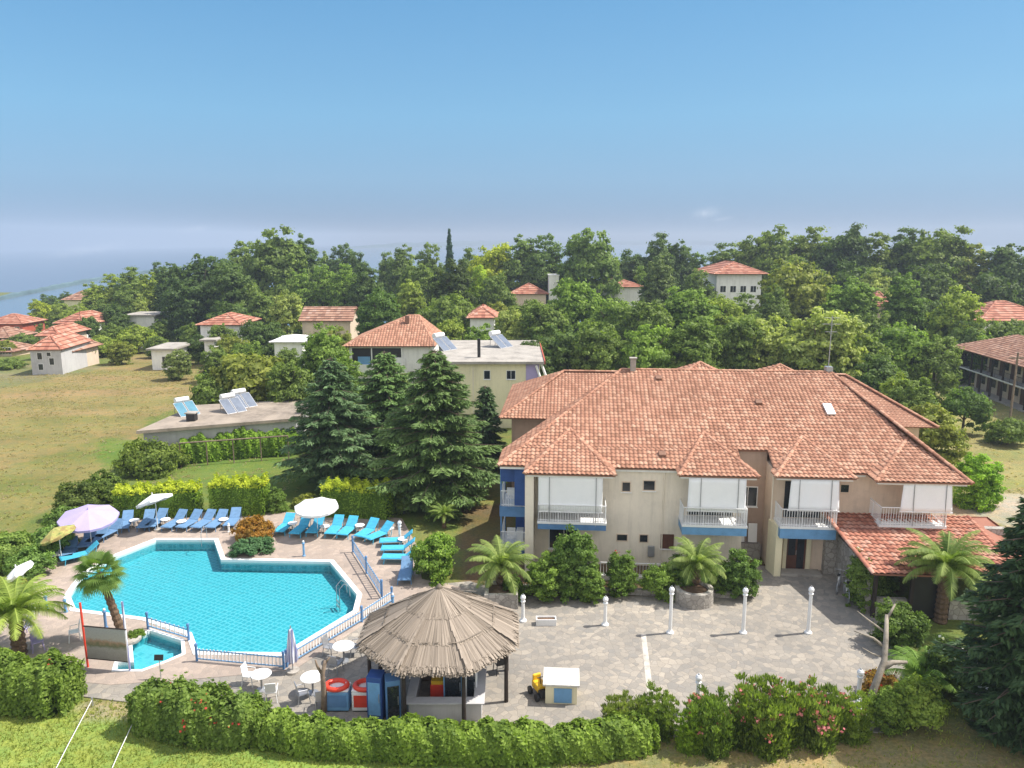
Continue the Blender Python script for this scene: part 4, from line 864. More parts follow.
# fan palm by the pool
def fan_palm(loc, th, lean, label):
    rng = np.random.default_rng(21); t = thing('fan_palm', label, 'palm', loc); V = []; T = []
    for k in range(44):
        a = k*2.4; f = k/44; el = 1.2-f*2.1; st = .55+.15*rng.uniform(); c = np.array([lean[0], lean[1], th])+np.array([math.cos(a)*math.cos(el), math.sin(a)*math.cos(el), math.sin(el)])*st
        d = np.array([math.cos(a)*math.cos(el), math.sin(a)*math.cos(el), math.sin(el)]); s_ = np.array([-math.sin(a), math.cos(a), 0]); u = np.cross(s_, d); tone = (.45 if f < .75 else 1.)+rng.normal(0, .15)
        b = np.array([lean[0], lean[1], th]); V.append(np.array([b-s_*.015, b+s_*.015, c+s_*.015, c-s_*.015])); T.append(.8)
        for j in range(19):
            q = (j/18-.5)*3.6; D = d*math.cos(q)+s_*math.sin(q)+u*.12; L = .62*(1-.12*abs(q)); pw = np.cross(D, u)*.032; e_ = c+D*L+np.array([0, 0, -.16]); mid = c+D*L*.5
            V.append(np.array([c-pw*.3, mid-pw, e_, mid+pw])); T.append(np.clip(tone+rng.normal(0, .1), 0, 1))
    c = quadmesh('crown', np.array(V), np.array(T), 'palm', t); c.color = (.62, .75, .6, 1)
    m = MB(); n = 26; m.tube([(lean[0]*(i/n)**1.2, lean[1]*(i/n)**1.2, th*i/n) for i in range(n+1)], [.17*(1.1 if i % 2 else .9)*(1.2-.35*i/n) for i in range(n+1)], 10); m.build('trunk', 'palmbark', t)
x, y = P(124, 642); fan_palm((x, y, .06), 3.35, (-.75, -.1), 'slender fan palm leaning over the paddling pool corner')

# ---- hedges: leafy skin over a dense woody core
def hedge(name, label, pts, wd, ht, n, size, tint, cat='hedge', mat='leaf', seed=1, bump=.15, group=None, topmat=None, toptint=(1, 1, 1), box=False, z0=0., flowers=None, spike=.0):
    rng = np.random.default_rng(seed); P2 = np.array(pts, float); seg = np.linalg.norm(np.diff(P2, axis=0), axis=1); cum = np.concatenate([[0], np.cumsum(seg)]); Lt = cum[-1]
    ctr = P2.mean(0); t = thing(name, label, cat, (ctr[0], ctr[1], z0), 0, group)
    ph = rng.uniform(0, 6.28, 8)
    def hz(s_): return ht*(1+bump*(np.sin(s_*1.7+ph[0])*.5+np.sin(s_*4.1+ph[1])*.35+np.sin(s_*.7+ph[2])*.5))
    def wz(s_): return wd*(1+bump*.6*(np.sin(s_*2.1+ph[3])*.5+np.sin(s_*5.3+ph[4])*.3))
    def pos(s_):
        x = np.interp(s_, cum, P2[:, 0]); y = np.interp(s_, cum, P2[:, 1]); x2 = np.interp(np.minimum(s_+.05, Lt), cum, P2[:, 0]); y2 = np.interp(np.minimum(s_+.05, Lt), cum, P2[:, 1])
        x1 = np.interp(np.maximum(s_-.05, 0), cum, P2[:, 0]); y1 = np.interp(np.maximum(s_-.05, 0), cum, P2[:, 1]); d = np.stack([x2-x1, y2-y1], 1); d /= np.maximum(1e-6, np.linalg.norm(d, axis=1, keepdims=True)); return np.stack([x, y], 1)-ctr, np.stack([-d[:, 1], d[:, 0]], 1), d
    def skin(n, lo=0, hi=1):
        s_ = rng.uniform(0, Lt, n); p, nn, dd = pos(s_); a = rng.uniform(0, math.pi, n) if not box else None
        if not box:
            k = .62; cx_ = np.sign(np.cos(a))*np.abs(np.cos(a))**k; cz = np.abs(np.sin(a))**k
        else:
            u = rng.uniform(0, 1, n); side = u < .55; cx_ = np.where(side, np.sign(rng.normal(0, 1, n)), rng.uniform(-1, 1, n)); cz = np.where(side, rng.uniform(0, 1, n), 1.)
        end = np.minimum(1, np.minimum(s_, Lt-s_)/(.25*wd)+.35) if not box else np.ones(n)
        clump = 1+.10*np.sin(s_*6.3+ph[5]+cx_*3)*np.sin(cz*5+s_*3)+rng.normal(0, .035, n)
        C = np.concatenate([p+nn*(cx_*wz(s_)/2*end*clump)[:, None], (cz*hz(s_)*end**.5*clump*(1-spike*0))[:, None]], 1)
        if spike: C[:, 2] += rng.exponential(spike, n)*(cz > .7)
        Nn = np.concatenate([nn*cx_[:, None], (cz*1.1)[:, None]], 1)
        return C, Nn, cz, s_
    C, Nn, cz, s_ = skin(n); 
    # end caps
    ne = int(n*.12*wd/max(1, Lt)*2)+60
    for e_, sg in ((0., -1), (Lt, 1)):
        p, nn, dd = pos(np.full(ne, e_)); y_ = rng.uniform(-1, 1, ne)*wz(np.full(ne, e_))/2*(1 if box else .75); z_ = rng.uniform(0, 1, ne)*hz(np.full(ne, e_))*(1 if box else .85); q = np.concatenate([p+nn*y_[:, None]+dd*sg*rng.uniform(-.05, .12 if box else .2, (ne, 1)), z_[:, None]], 1)
        C = np.concatenate([C, q]); Nn = np.concatenate([Nn, np.concatenate([dd*sg, np.full((ne, 1), .2)], 1)]); cz = np.concatenate([cz, z_/ht])
    tone = np.clip(.35+.25*np.sin(C[:, 0]*3.1+ph[6])*np.sin(C[:, 1]*2.7)+rng.normal(.1, .22, len(C)), 0, 1)
    q = leaves(rng, C, Nn, size, .6, .55)
    if topmat:
        tp = C[:, 2] > ht*.86; f2 = quadmesh('new_growth', q[tp], tone[tp], topmat, t); f2.color = (*toptint, 1); q = q[~tp]; tone = tone[~tp]
    # core
    ns = max(3, int(Lt/.4)); ss = np.linspace(0.12*wd, Lt-.12*wd, ns); p, nn, dd = pos(ss); prof = [(-.86, 0), (-.84, .7), (-.55, .9), (.55, .9), (.84, .7), (.86, 0)] if not box else [(-.94, 0), (-.94, .93), (.94, .93), (.94, 0)]
    cv = []; cf = []; K = len(prof)
    for i in range(ns):
        for (a_, b_) in prof: cv.append((*(p[i]+nn[i]*a_*wz(ss[i:i+1])[0]/2*(1 if box else .93)), b_*hz(ss[i:i+1])[0]*(1 if box else .9)))
    for i in range(ns-1):
        for j in range(K-1): cf.append((i*K+j, (i+1)*K+j, (i+1)*K+j+1, i*K+j+1))
    for i in (0, ns-1):
        if K == 4: cf.append((i*K, i*K+1, i*K+2, i*K+3))
        else: cf += [(i*K, i*K+1, i*K+4, i*K+5), (i*K+1, i*K+2, i*K+3, i*K+4)]
    f1 = quadmesh('foliage', q, tone, mat, t, extra=(np.array(cv), np.array(cf))); f1.color = (*tint, 1)
    if flowers:
        fm, nf, fs, nc = flowers; Cc, Nc, z_, s2 = skin(nc); k_ = z_ > .25; Cc = Cc[k_]; Nc = Nc[k_]; V = []
        for c, n_ in zip(Cc, Nc):
            V.append(leaves(rng, c+n_*.05+rng.normal(0, .09, (nf, 3)), np.repeat(n_[None], nf, 0), fs, .9, .7))
        V = np.concatenate(V); fl = quadmesh('blossom', V, rng.uniform(0, 1, len(V)), fm, t)
    return t
def gp(*pp): return [P(a, b) for a, b in pp]
MD1 = (.9, 1.0, .7)
GH = 'golden topped clipped hedges behind the loungers'
hedge('clipped_hedge', 'leftmost clipped hedge with golden top behind the white umbrella', gp((120, 517), (200, 514)), 1.5, 2.0, 6200, .075, (1.05, 1.3, .55), box=True, topmat='yellowleaf', bump=.05, group=GH, seed=2)
hedge('clipped_hedge', 'squarest clipped hedge with bright golden top, middle of the three', gp((215, 513), (267, 513)), 1.5, 2.3, 6000, .07, (1.05, 1.3, .55), box=True, topmat='yellowleaf', bump=.04, group=GH, seed=3)
hedge('clipped_hedge', 'right clipped hedge with golden top below the cedars', gp((326, 514), (392, 517)), 1.5, 2.15, 6400, .07, (1.05, 1.3, .55), box=True, topmat='yellowleaf', bump=.05, group=GH, seed=4)
hedge('ivy_hedge', 'long low leafy hedge along the front of the patio under the thatched hut', gp((268, 738), (300, 748), (400, 754), (500, 757), (600, 752), (650, 746)), 1.2, 1.12, 26000, 0.085, (.98, 1.15, .62), bump=.16, seed=5)
hedge('oleander_hedge', 'tall feathery hedge with a few red flowers between the kids pool and the hut', gp((146, 722), (200, 734), (262, 738)), 1.7, 1.6, 15000, .085, (.85, 1.0, .7), bump=.2, seed=6, flowers=('redflower', 7, .05, 26), spike=.06)
hedge('corner_hedge', 'dense hedge at the lower left corner beside the path', gp((-60, 690), (0, 702), (72, 705)), 2.0, 1.7, 15000, .085, (.9, 1.05, .65), bump=.14, seed=7, flowers=('redflower', 6, .05, 5))
OG = 'flowering oleander bushes along the front of the patio'
for i, (px, py, wpx, ht, tn, fl, lb) in enumerate([
    (622, 738, 34, 1.45, (1.0, 1.0, .85), None, 'upright green bush left of the short path lamp'), (657, 736, 34, 1.6, (.9, 1., .7), None, 'upright green bush just left of the white capped path lamp'), (712, 748, 44, 1.9, (.8, .95, .65), ('pinkflower', 8, .055, 7), 'dark oleander with a few pink blooms right of the path lamp'),
    (765, 745, 56, 2.25, (.85, .95, .6), ('pinkflower', 9, .055, 16), 'tallest oleander, reddish tipped, in the middle of the row'), (815, 742, 46, 2.0, (.9, 1.0, .75), ('pinkflower', 9, .055, 22), 'oleander with the most pink blooms'), (850, 738, 36, 1.7, (1.0, 1.1, .7), ('pinkflower', 6, .05, 4), 'small oleander left of the lamp at the end of the row'),
    (690, 752, 24, 1.3, (1.3, 1.5, .6), None, 'small bright green shoot bush by the path lamp foot')]):
    x, y = P(px, py); wm = wpx*(y*cth+H*sth)/F
    tree_at(x, y+.2, 0, wm*1.25, ht*1.08, 'upright', tn, lb, OG, name='oleander_bush', cat='bush', flowers=(fl[0], fl[1], int(fl[3]*1.6)) if fl else None)
def bush(px, py, wpx, ht, tint, label, name='bush', n=2600, size=.08, mat='leaf', seed=None, group=None, flowers=None, z0=0., kind='shrub'):
    x, y = P(px, py, z0); wm = wpx*(y*cth+H*sth)/F; y += wm*.3
    return tree_at(x, y, z0, wm*.98, ht*1.08, kind, tint, label, group, name=name, cat='bush', mat=mat, flowers=(flowers[0], flowers[1], int(flowers[3]*1.5)) if flowers else None)
bush(433, 584, 46, 2.3, (1.0, 1.25, .7), 'big round light green shrub right of the turned loungers', 'round_shrub', n=5200, size=.06)
bush(250, 545, 42, 1.3, (1.7, .75, .45), 'rusty red and green mound shrub at the pool edge', 'red_shrub', n=4200, size=.06)
bush(249, 557, 44, .8, (.8, 1.15, .9), 'low spreading juniper under the rusty shrub at the pool edge', 'juniper_shrub', n=5200, size=.05, mat='needle')
bush(276, 514, 20, 1.6, (.8, 1., .7), 'small round shrub between two golden hedges')
bush(403, 516, 22, 1.5, (.9, 1., .8), 'spiky shrub at the right end of the golden hedge')
bush(440, 524, 40, 1.6, (.65, .8, .65), 'dark broad leaved bush below the cedar behind the white post', n=3400)
bush(302, 508, 26, .7, (1.3, 1.15, .8), 'low dry bush between the hedges on the lawn')
# left border of the pool terrace
for (px, py, wpx, ht, tn, lb) in ((72, 524, 44, 2.3, (.6, .66, .5), 'dark reddish bush left of the lilac umbrella'), (98, 512, 46, 2.3, (.7, .8, .55), 'dark bush behind the lilac umbrella'), (45, 560, 50, 1.6, (.85, 1.1, .9), 'netted grey green bush on the left terrace edge, middle one'), (22, 582, 46, 1.5, (.85, 1.1, .9), 'netted grey green bush on the left terrace edge, nearest one'), (58, 540, 40, 1.7, (.75, .95, .75), 'netted green bush on the left terrace edge, farthest one'),
    (140, 478, 60, 2.4, (.85, .92, .6), 'wide olive bush left of the vine pergola'), (165, 470, 40, 1.6, (.95, 1.0, .6), 'olive bush where the pergola begins'), (5, 610, 40, 1.3, (1.3, 1.05, .8), 'dry brownish bush at the left picture edge'),
    (-8, 575, 60, 1.8, (.95, 1.1, .8), 'grey green bush cut by the left picture edge')):
    bush(px, py, wpx, ht, tn, lb, n=2600, size=.09)
# plants against the facade
for (px, py, wpx, ht, tn, fl, lb) in ((574, 602, 52, 3.3, (.62, .82, .55), None, 'tall dark climbing bush under the first balcony'), (545, 604, 44, 2.3, (.85, 1.05, .6), None, 'bright bushy shrub left of the tall climbing bush'), (623, 600, 34, 2.25, (.7, .9, .55), ('redflower', 5, .05, 3), 'small round tree on a thin stem before the porch rail'), (660, 602, 40, 1.6, (.9, 1.1, .65), None, 'low bush left of the round stone planter'), (742, 602, 42, 2.4, (.6, .8, .6), ('whiteflower', 5, .05, 5), 'dark bush with white flowers right of the round planter'), (682, 598, 34, 1.9, (.6, .8, .55), None, 'dark bush behind the round stone planter'),
    (715, 597, 30, 1.6, (.7, .9, .6), None, 'dark bush under the second balcony'), (592, 606, 30, 1.7, (.75, .95, .6), None, 'small bush at the foot of the tall climbing bush'), (868, 612, 42, 2.7, (.9, 1.05, .75), ('whiteflower', 6, .05, 12), 'oleander with white flowers at the porch corner'), (888, 606, 26, 2.2, (.6, .75, .5), None, 'dark shrub beside the white flowered oleander'), (513, 604, 26, 1.2, (.6, .8, .5), None, 'dark low bush right of the square stone planter'),
    (905, 655, 52, 1.9, (.6, .75, .5), None, 'dark clipped bush under the leaning bare tree'), (925, 740, 56, 1.9, (1.15, 1.25, .75), None, 'light green leafy bush at the foot of the dark conifer'), (890, 738, 40, 1.7, (.9, 1.05, .65), None, 'green bush right of the end lamp'), (888, 706, 44, .9, (1.5, .75, .6), ('redflower', 5, .05, 10), 'reddish low plants behind the green bushes'), (955, 700, 50, 2.2, (.5, .62, .45), ('whiteflower', 5, .06, 8), 'dark white flowered shrub beside the conifer')):
    bush(px, py, wpx, ht, tn, lb, n=2800, size=.085, flowers=fl)
# grape vine over a pergola in front of the flat roofed house
hedge('grape_vine', 'bright grape vine growing along the pergola before the flat concrete roof', gp((178, 462), (235, 456), (300, 452)), 2.2, 2.0, 12000, .12, (1.1, 1.4, .6), cat='vine', bump=.16, seed=31)
# ================================================================== HOUSES
def house(name, label, x0, x1, y, zb, ze, depth, rise, wall, rmat, kind='hip', over=.5, rz=0., rel=2.2, wins=(), group='village houses', cat='house', ridge=None, pane='glass'):
    w_ = x1-x0; cx_, cy_ = (x0+x1)/2, y+depth/2; t = thing(name, label, cat, (cx_, cy_, zb), rz, group); h = ze-zb; a, b = w_/2, depth/2
    m = MB(); m.box(-a, a, -b, b, -1.0, h); m.build('wall', wall, t)
    A, B, o = a+over, b+over, over; z = h
    if kind == 'hip':
        r = max(0.3, A-B) if A > B else .3; s_ = max(.3, B-A) if B > A else .0
        if A >= B: p, q = (-r, 0, z+rise), (r, 0, z+rise)
        else: p, q = (0, -s_, z+rise), (0, s_, z+rise)
        if ridge: p = (ridge[0], 0, z+rise); q = (ridge[1], 0, z+rise)
        c = [(-A, -B, z), (A, -B, z), (A, B, z), (-A, B, z)]
        if A >= B or ridge: sl = [([c[0], c[1], q, p], fe), ([c[1], c[2], q], (0, 1, 0)), ([c[2], c[3], p, q], fe), ([c[3], c[0], p], (0, 1, 0))]; rl = [(c[0], p), (c[1], q), (p, q), (c[2], q), (c[3], p)]
        else: sl = [([c[0], c[1], p], fe), ([c[1], c[2], q, p], (0, 1, 0)), ([c[2], c[3], q], fe), ([c[3], c[0], p, q], (0, 1, 0))]; rl = [(c[0], p), (c[1], p), (p, q), (c[2], q), (c[3], q)]
        rf = roof('roof', sl, rmat, t, rel, flat=rel > 1.5); ridges('ridge_cap', rl, rmat, rf, .11*max(1, rel*.7))
    elif kind == 'gable':   # ridge along x
        p, q = (-A, 0, z+rise), (A, 0, z+rise)
        rf = roof('roof', [([(-A, -B, z), (A, -B, z), q, p], fe), ([(A, B, z), (-A, B, z), p, q], fe)], rmat, t, rel, flat=rel > 1.5)
        m = MB(); m.add([(-a, -b, h), (-a, b, h), (-a, 0, h+rise-.1), (-a+.2, -b, h), (-a+.2, b, h), (-a+.2, 0, h+rise-.1)], [(0, 1, 2), (3, 4, 5), (0, 1, 4, 3), (1, 2, 5, 4), (0, 2, 5, 3)]); m.add([(a, -b, h), (a, b, h), (a, 0, h+rise-.1), (a-.2, -b, h), (a-.2, b, h), (a-.2, 0, h+rise-.1)], [(0, 1, 2), (3, 4, 5), (0, 1, 4, 3), (1, 2, 5, 4), (0, 2, 5, 3)]); m.build('gable', wall, t)
    elif kind == 'flat':
        m = MB(); m.box(-A, A, -B, B, h, h+.25); m.build('roof', rmat, t)
    for wn in wins:
        u, z_, ww, wh = wn[:4]; side = wn[4] if len(wn) > 4 else 'f'
        if side == 'f': window(u*a, z_*h, ww, wh, -b-.002, t, 'stucco_white', pane, sill=False)
        else:
            m = MB(); sx_ = a if side == 'r' else -a; m.box(sx_-.04, sx_+.04, u*b-ww/2, u*b+ww/2, z_*h, z_*h+wh); m.build('window', pane, t)
    return t
def hp(name, label, pl_, pr_, ey_, Y, depth, rise, wall, rmat, kind='hip', **k):
    x0, ze = XZ(pl_, ey_, Y); x1, _ = XZ(pr_, ey_, Y); zb = min(zt(x0, Y), zt(x1, Y)); return house(name, label, x0, x1, Y, zb, ze, depth, rise, wall, rmat, kind, **k)
# the open veranda house
x0, ze = XZ(349, 346, 86); x1, _ = XZ(430, 346, 86)
h1 = house('veranda_house', 'cream house with pyramid tile roof over an open shaded upper veranda', x0, x1, 86, 0, ze, 10.5, 3.0, 'stucco_white', 'tile', over=.6, rel=1.3, group=None, ridge=(1.6, 2.8))
a = (x1-x0)/2; b = 5.25
m = MB(); m.box(-a+.3, a-3.2, -b-.012, -b+.02, ze-2.2, ze-.25); m.build('veranda_shade_panel', 'black', h1)  # black sheet on the solid wall stands in for the veranda's shade
m = MB(); m.box(-a+.1, a-3.1, -b-.35, -b-.2, ze-3.1, ze-2.1); m.build('parapet', 'stucco_white', h1)
m = MB(); [m.box(u-.06, u+.06, -b-.3, -b-.2, ze-2.2, ze-.1) for u in (-a+.3, -a+2.6, a-3.2)]; m.build('veranda_post', 'stucco_white', h1)
m = MB(); m.box(-a+5.0, -a+6.4, -b-.19, -b-.14, ze-2.3, ze-1.3); m.build('towel', 'white', h1)
m = MB(); m.box(-a+1.0, -a+2.4, -b-.19, -b-.14, ze-2.4, ze-1.2); m.build('towel', 'bluelight', h1)
m = MB(); m.cbox((1.6, -1.6, ze+2.65), (.5, .5, .9)); m.build('chimney', 'tile_old', h1)
# yellow flat roofed house
x0, zr_ = XZ(437, 361, 72); x1, _ = XZ(540, 359, 72)
h2 = house('flat_roof_house', 'pale yellow two-storey house with flat grey roof edged in red', x0, x1, 72, 0, zr_-.25, 15, 0, 'stucco_yellow', 'concrete', 'flat', over=.45, group=None)
a = (x1-x0)/2; b = 7.5; uu = lambda px: XZ(px, 370, 72)[0]-(x0+x1)/2
for px in (487, 511): window(uu(px), zr_-1.75, .8 if px > 500 else .55, .8, -b-.002, h2, 'white')
m = MB(); m.box(uu(526), uu(539), -b-.06, -b+.1, zr_-2.6, zr_-.3); m.build('shutter', 'lilac', h2)
m = MB(); m.box(a+.4, a+.5, -b-.5, b+.5, zr_-.25, zr_+.12); m.build('fascia', 'redtile_flat', h2)
m = MB(); m.bar((uu(541), -b, zr_-.2), (uu(552), -b-.2, zr_-3.0), .12); m.bar((uu(536), -b-.2, zr_-.4), (uu(546), -b-.4, zr_-3.2), .12); m.build('awning_rafter', 'stucco_white', h2)
m = MB(); m.cbox((uu(478), -b+2.4, zr_+.9), (.3, .3, 1.9)); m.build('chimney', 'black', h2)
m = MB(); m.cbox((uu(473), -b+.03, zr_/2-.3), (.1, .1, zr_-.6)); m.build('drain_pipe', 'stucco', h2)
def heater(loc, rz, label, glass='panel', s=1.):
    t = thing('solar_water_heater', label, 'solar heater', loc, rz, 'solar water heaters on the flat roofs')
    for k in (-.58, .58):
        m = MB(); m.cbox((.25, k, .62), (2.1, 1.05, .08), ry=R(38)); pn = m.build('solar_panel', 'metal', t, bevel=.01)
        m = MB(); m.cbox((.25+.045*math.sin(R(38)), k, .62+.045*math.cos(R(38))), (1.98, .95, .02), ry=R(38)); m.build('panel_glass', glass, pn)
    m = MB(); m.bar((-.75, -.75, 1.5), (-.75, .75, 1.5), .3, n=14); m.build('tank', 'white', t, smooth=False, bevel=.03)
    m = MB()
    for y in (-1, 0, 1): m.bar((-.7, y*.9, 0), (-.6, y*.9, 1.35), .03); m.bar((1.1, y*.9, 0), (-.6, y*.9, 1.3), .025); m.bar((-.7, y*.9, 0), (1.1, y*.9, 0), .02)
    m.build('frame', 'metal', t); t.scale = (s,)*3; return t
x, y = XZ(446, 344, 83)[0], 80; heater((x, y, zr_+.0), R(-38), 'solar heater at the left end of the yellow house roof', s=.95)
x = XZ(500, 344, 84)[0]; heater((x, 82, zr_+.0), R(-38), 'solar heater in the middle of the yellow house roof', s=.95)
# low flat roofed house by the field
fr = [P(a_, b_, 3.0) for a_, b_ in ((136, 431), (298, 418), (312, 399), (195, 405))]
cx_, cy_ = sum(p[0] for p in fr)/4, sum(p[1] for p in fr)/4
h3 = thing('low_concrete_house', 'long low house with bare flat concrete roof beside the dry field', 'house', (cx_, cy_, 0)); loc = [(p[0]-cx_, p[1]-cy_) for p in fr]
m = MB(); m.prism(loc, 2.75, 3.0); m.build('roof', 'roofing', h3)
ins = [(x*.96, y*.9) for x, y in loc]; m = MB(); m.prism(ins, -.1, 2.75); m.build('wall', 'stucco_grey', h3)
m = MB(); m.cbox((loc[0][0]+3.0, loc[0][1]+3.6, 3.3), (.7, .7, .7)); ch = m.build('chimney', 'black', h3); m = MB(); m.cbox((loc[0][0]+3.0, loc[0][1]+3.6, 3.69), (.9, .9, .08)); m.build('chimney_cap', 'concrete', ch)
for i in range(4):
    f = .3+.17*i; x = loc[0][0]*(1-f)+loc[1][0]*f; y = loc[0][1]*(1-f)+loc[1][1]*f; m = MB(); m.cbox((x, y+.62, 1.2), (1.0, .12, 1.5), rz=math.atan2(loc[1][1]-loc[0][1], loc[1][0]-loc[0][0])); m.build('window', 'glass', h3)
x, y = P(186, 414, 3.0); heater((x, y, 3.0), R(-40), 'bluish solar heater nearest the dark chimney on the low concrete roof', 'solarblue', .8)
x, y = P(232, 411, 3.0); heater((x, y, 3.0), R(-40), 'grey solar heater in the middle of the low concrete roof, front one', s=.85)
x, y = P(243, 406, 3.0); heater((x, y, 3.0), R(-40), 'grey solar heater in the middle of the low concrete roof, rear one', s=.85)
# pergola beneath the grape vine
pg_ = thing('pergola', 'wooden pergola carrying the grape vine', 'pergola', (*P(238, 458), 0)); c0 = P(238, 458)
pts = gp((186, 464), (212, 462), (238, 460), (265, 458), (292, 456))
for p in pts: m = MB(); m.bar((p[0]-c0[0], p[1]-c0[1]-.9, 0), (p[0]-c0[0], p[1]-c0[1]-.9, 2.0), .05); m.build('post', 'wood', pg_)
m = MB(); m.bar((pts[0][0]-c0[0], pts[0][1]-c0[1]-.9, 2.0), (pts[-1][0]-c0[0], pts[-1][1]-c0[1]-.9, 2.0), .06); m.build('beam', 'wood', pg_)
# white flats and other far houses
W3 = [(u, z, 1.0, 1.1) for z in (.1, .42, .74) for u in (-.7, -.25, .2, .65)]
hp('apartment_block', 'white three-storey block of flats with red hipped roof among the trees', 717, 762, 274, 140, 14, 2.0, 'stucco_white', 'tile_red', wins=W3, over=.9, group=None, cat='building')
hp('red_roof_house', 'white house under a wide red roof at the right picture edge', 981, 1060, 321, 108, 10, 2.4, 'stucco_white', 'tile_red', wins=[(-.8, .45, 1, 1.2), (-.5, .45, 1, 1.2), (-.1, .45, 1, 1.2)], group=None)
hp('village_house', 'grey walled gable house with orange roof at the edge of the dry field', 27, 56, 350, 102, 9, 1.7, 'stucco_grey', 'tile_red', rz=R(6), over=.3, wins=[(-.4, .62, .6, .9), (.35, .4, .6, .9), (-.4, .2, .6, .8), (.2, .75, .5, .5)])
hp('village_house', 'white house with broad orange roof and turquoise awning', 60, 90, 324, 132, 8, 1.8, 'stucco_white', 'tile_red', rz=R(-14), wins=[(-.6, .5, 1, 1.2), (0, .5, 1, 1.2), (.55, .5, 1, 1.2)], pane='bluelight')
hp('village_house', 'topmost of the terraced red roofed houses at the far left', -16, 22, 324, 165, 8, 1.8, 'redtile_flat', 'tile_red', wins=[(.2, .6, 1, 1), (.7, .6, 1, 1)])
hp('village_house', 'middle terraced red roofed house at the far left', -22, 10, 338, 140, 7, 1.6, 'stucco_tan', 'tile_old', wins=[(.3, .6, 1, 1), (.75, .6, 1, 1)])
hp('village_house', 'lowest terraced red roofed house at the far left', -26, 12, 352, 124, 6, 1.5, 'stucco_tan', 'tile_old', wins=[(.5, .6, 1, 1), (.8, .6, 1, 1)])
hp('village_house', 'cream long house against the bay above the village', 64, 88, 300, 190, 12, 2.0, 'stucco_yellow', 'tile_old', wins=[(-.5, .5, 1.2, 1.4), (.3, .5, 1.2, 1.4)])
hp('village_house', 'small pinkish house between the grey gable house and the white one', 40, 58, 336, 118, 8, 1.3, 'stucco_tan', 'tile_red', wins=[(-.2, .6, .8, .9)])
hp('village_house', 'pinkish house beside the grey gable house with stepped white walls', 58, 71, 352, 106, 7, 1.0, 'stucco_tan', 'tile_old', wins=[(0, .5, .8, 1)])
hp('village_house', 'low white wall house under the silvery tree', 126, 154, 316, 140, 6, 0, 'stucco_white', 'concrete', 'flat', wins=[(-.4, .4, 1.4, 1.2), (.4, .4, 1.4, 1.2)])
hp('cottage', 'white cottage with red roof and white chimney', 200, 240, 325, 116, 8, 1.4, 'stucco_white', 'tile_red', wins=[(-.3, .3, .9, 1), (.5, .3, .9, 1)])
hp('patio_house', 'low white patio house at the top of the dry field', 151, 172, 350, 106, 6, 0, 'stucco_white', 'concrete', 'flat', wins=[(.3, .35, .9, .9)])
hp('garden_shed', 'small white shed behind the narrow dark tree', 204, 214, 341, 108, 3, 0, 'stucco_white', 'concrete', 'flat')
hp('long_house', 'long low house with two faded red roofs behind the whitish tree', 302, 350, 321, 118, 7, 1.9, 'stucco_tan', 'tile_old', 'gable', wins=[(-.5, .3, .8, .8), (.5, .3, .8, .8)], group=None)
hp('white_shed', 'low white shed with pale roof below the long red roofs', 274, 302, 342, 100, 5, .5, 'stucco_white', 'stucco_white', wins=[(-.4, .35, 1.0, .8), (.1, .35, 1.0, .8)], group=None)
hp('small_house', 'small red roofed house left of the white tower', 512, 546, 294, 150, 9, 1.9, 'stucco_tan', 'tile_red', group=None)
hp('water_tower', 'plain white tower rising over the grove', 549, 559, 276, 150, 4, 0, 'stucco_white', 'stucco_white', 'flat', over=.1, group=None, cat='tower')
hp('long_house', 'long white house with flat red roof beside the grey dome tree', 598, 642, 287, 150, 10, 1.5, 'stucco_white', 'tile_red', wins=[(-.6, .5, 1.4, 1.4), (0, .5, 1.4, 1.4), (.6, .5, 1.4, 1.4)], group=None)
hp('small_house', 'small brick red roofed house behind the solar heaters', 470, 494, 318, 112, 7, 1.5, 'stucco_white', 'tile_red', group=None)
hp('small_house', 'small pink roofed house in a gap of the right hand trees', 872, 890, 306, 118, 8, 2.2, 'stucco_tan', 'tile_red', group=None)
hp('barn', 'long grey roofed barn behind the bright yellow green tree', 480, 512, 302, 145, 8, .9, 'stucco_grey', 'concrete', group=None)
# brown two-storey veranda building at the right
A_ = P(958, 386); B_ = P(1034, 416); dv = Vector(B_)-Vector(A_); rz = math.atan2(dv.y, dv.x)
v6 = thing('veranda_building', 'two-storey building with brown posts, long verandas and old tile roof at the right edge', 'building', (*A_, 0), rz)
Ln = 18.0; 
m = MB(); m.box(1.0, Ln, 1.4, 8, 0, 4.9); m.build('wall', 'stucco_tan', v6)
m = MB(); m.box(-.2, Ln, 0, 1.4, 2.35, 2.5); m.build('veranda_floor', 'stucco_white', v6)
m = MB(); m.box(-.2, Ln, -.2, 1.4, -.05, .15); m.build('terrace', 'concrete', v6)
for u in np.arange(.1, Ln, 2.4):
    m = MB(); m.box(u-.09, u+.09, .02, .2, 0, 4.9); m.build('post', 'darkwood', v6)
for u in np.arange(1.6, Ln, 2.4):
    for z in (.1, 2.55):
        m = MB(); m.box(u, u+.85, 1.36, 1.39, z, z+2.0); m.build('door', 'doorbrown', v6)
        m = MB(); m.box(u+1.1, u+1.9, 1.36, 1.39, z+.8, z+1.7); m.build('window', 'glass', v6)
for z in (2.5,): railing(0, Ln, .06, 1.3, z, z+.95, v6, 'darkwood', .2, (1, 0))
c = [(-1.0, -1.0, 4.9), (Ln+1, -1.0, 4.9), (Ln+1, 9, 4.9), (-1, 9, 4.9)]; p, q = (4.2, 4, 7.0), (Ln-4, 4, 7.0)
roof('roof', [([c[0], c[1], q, p], fe), ([c[1], c[2], q], (0, 1, 0)), ([c[2], c[3], p, q], fe), ([c[3], c[0], p], (0, 1, 0))], 'tile_old', v6, 1.2)
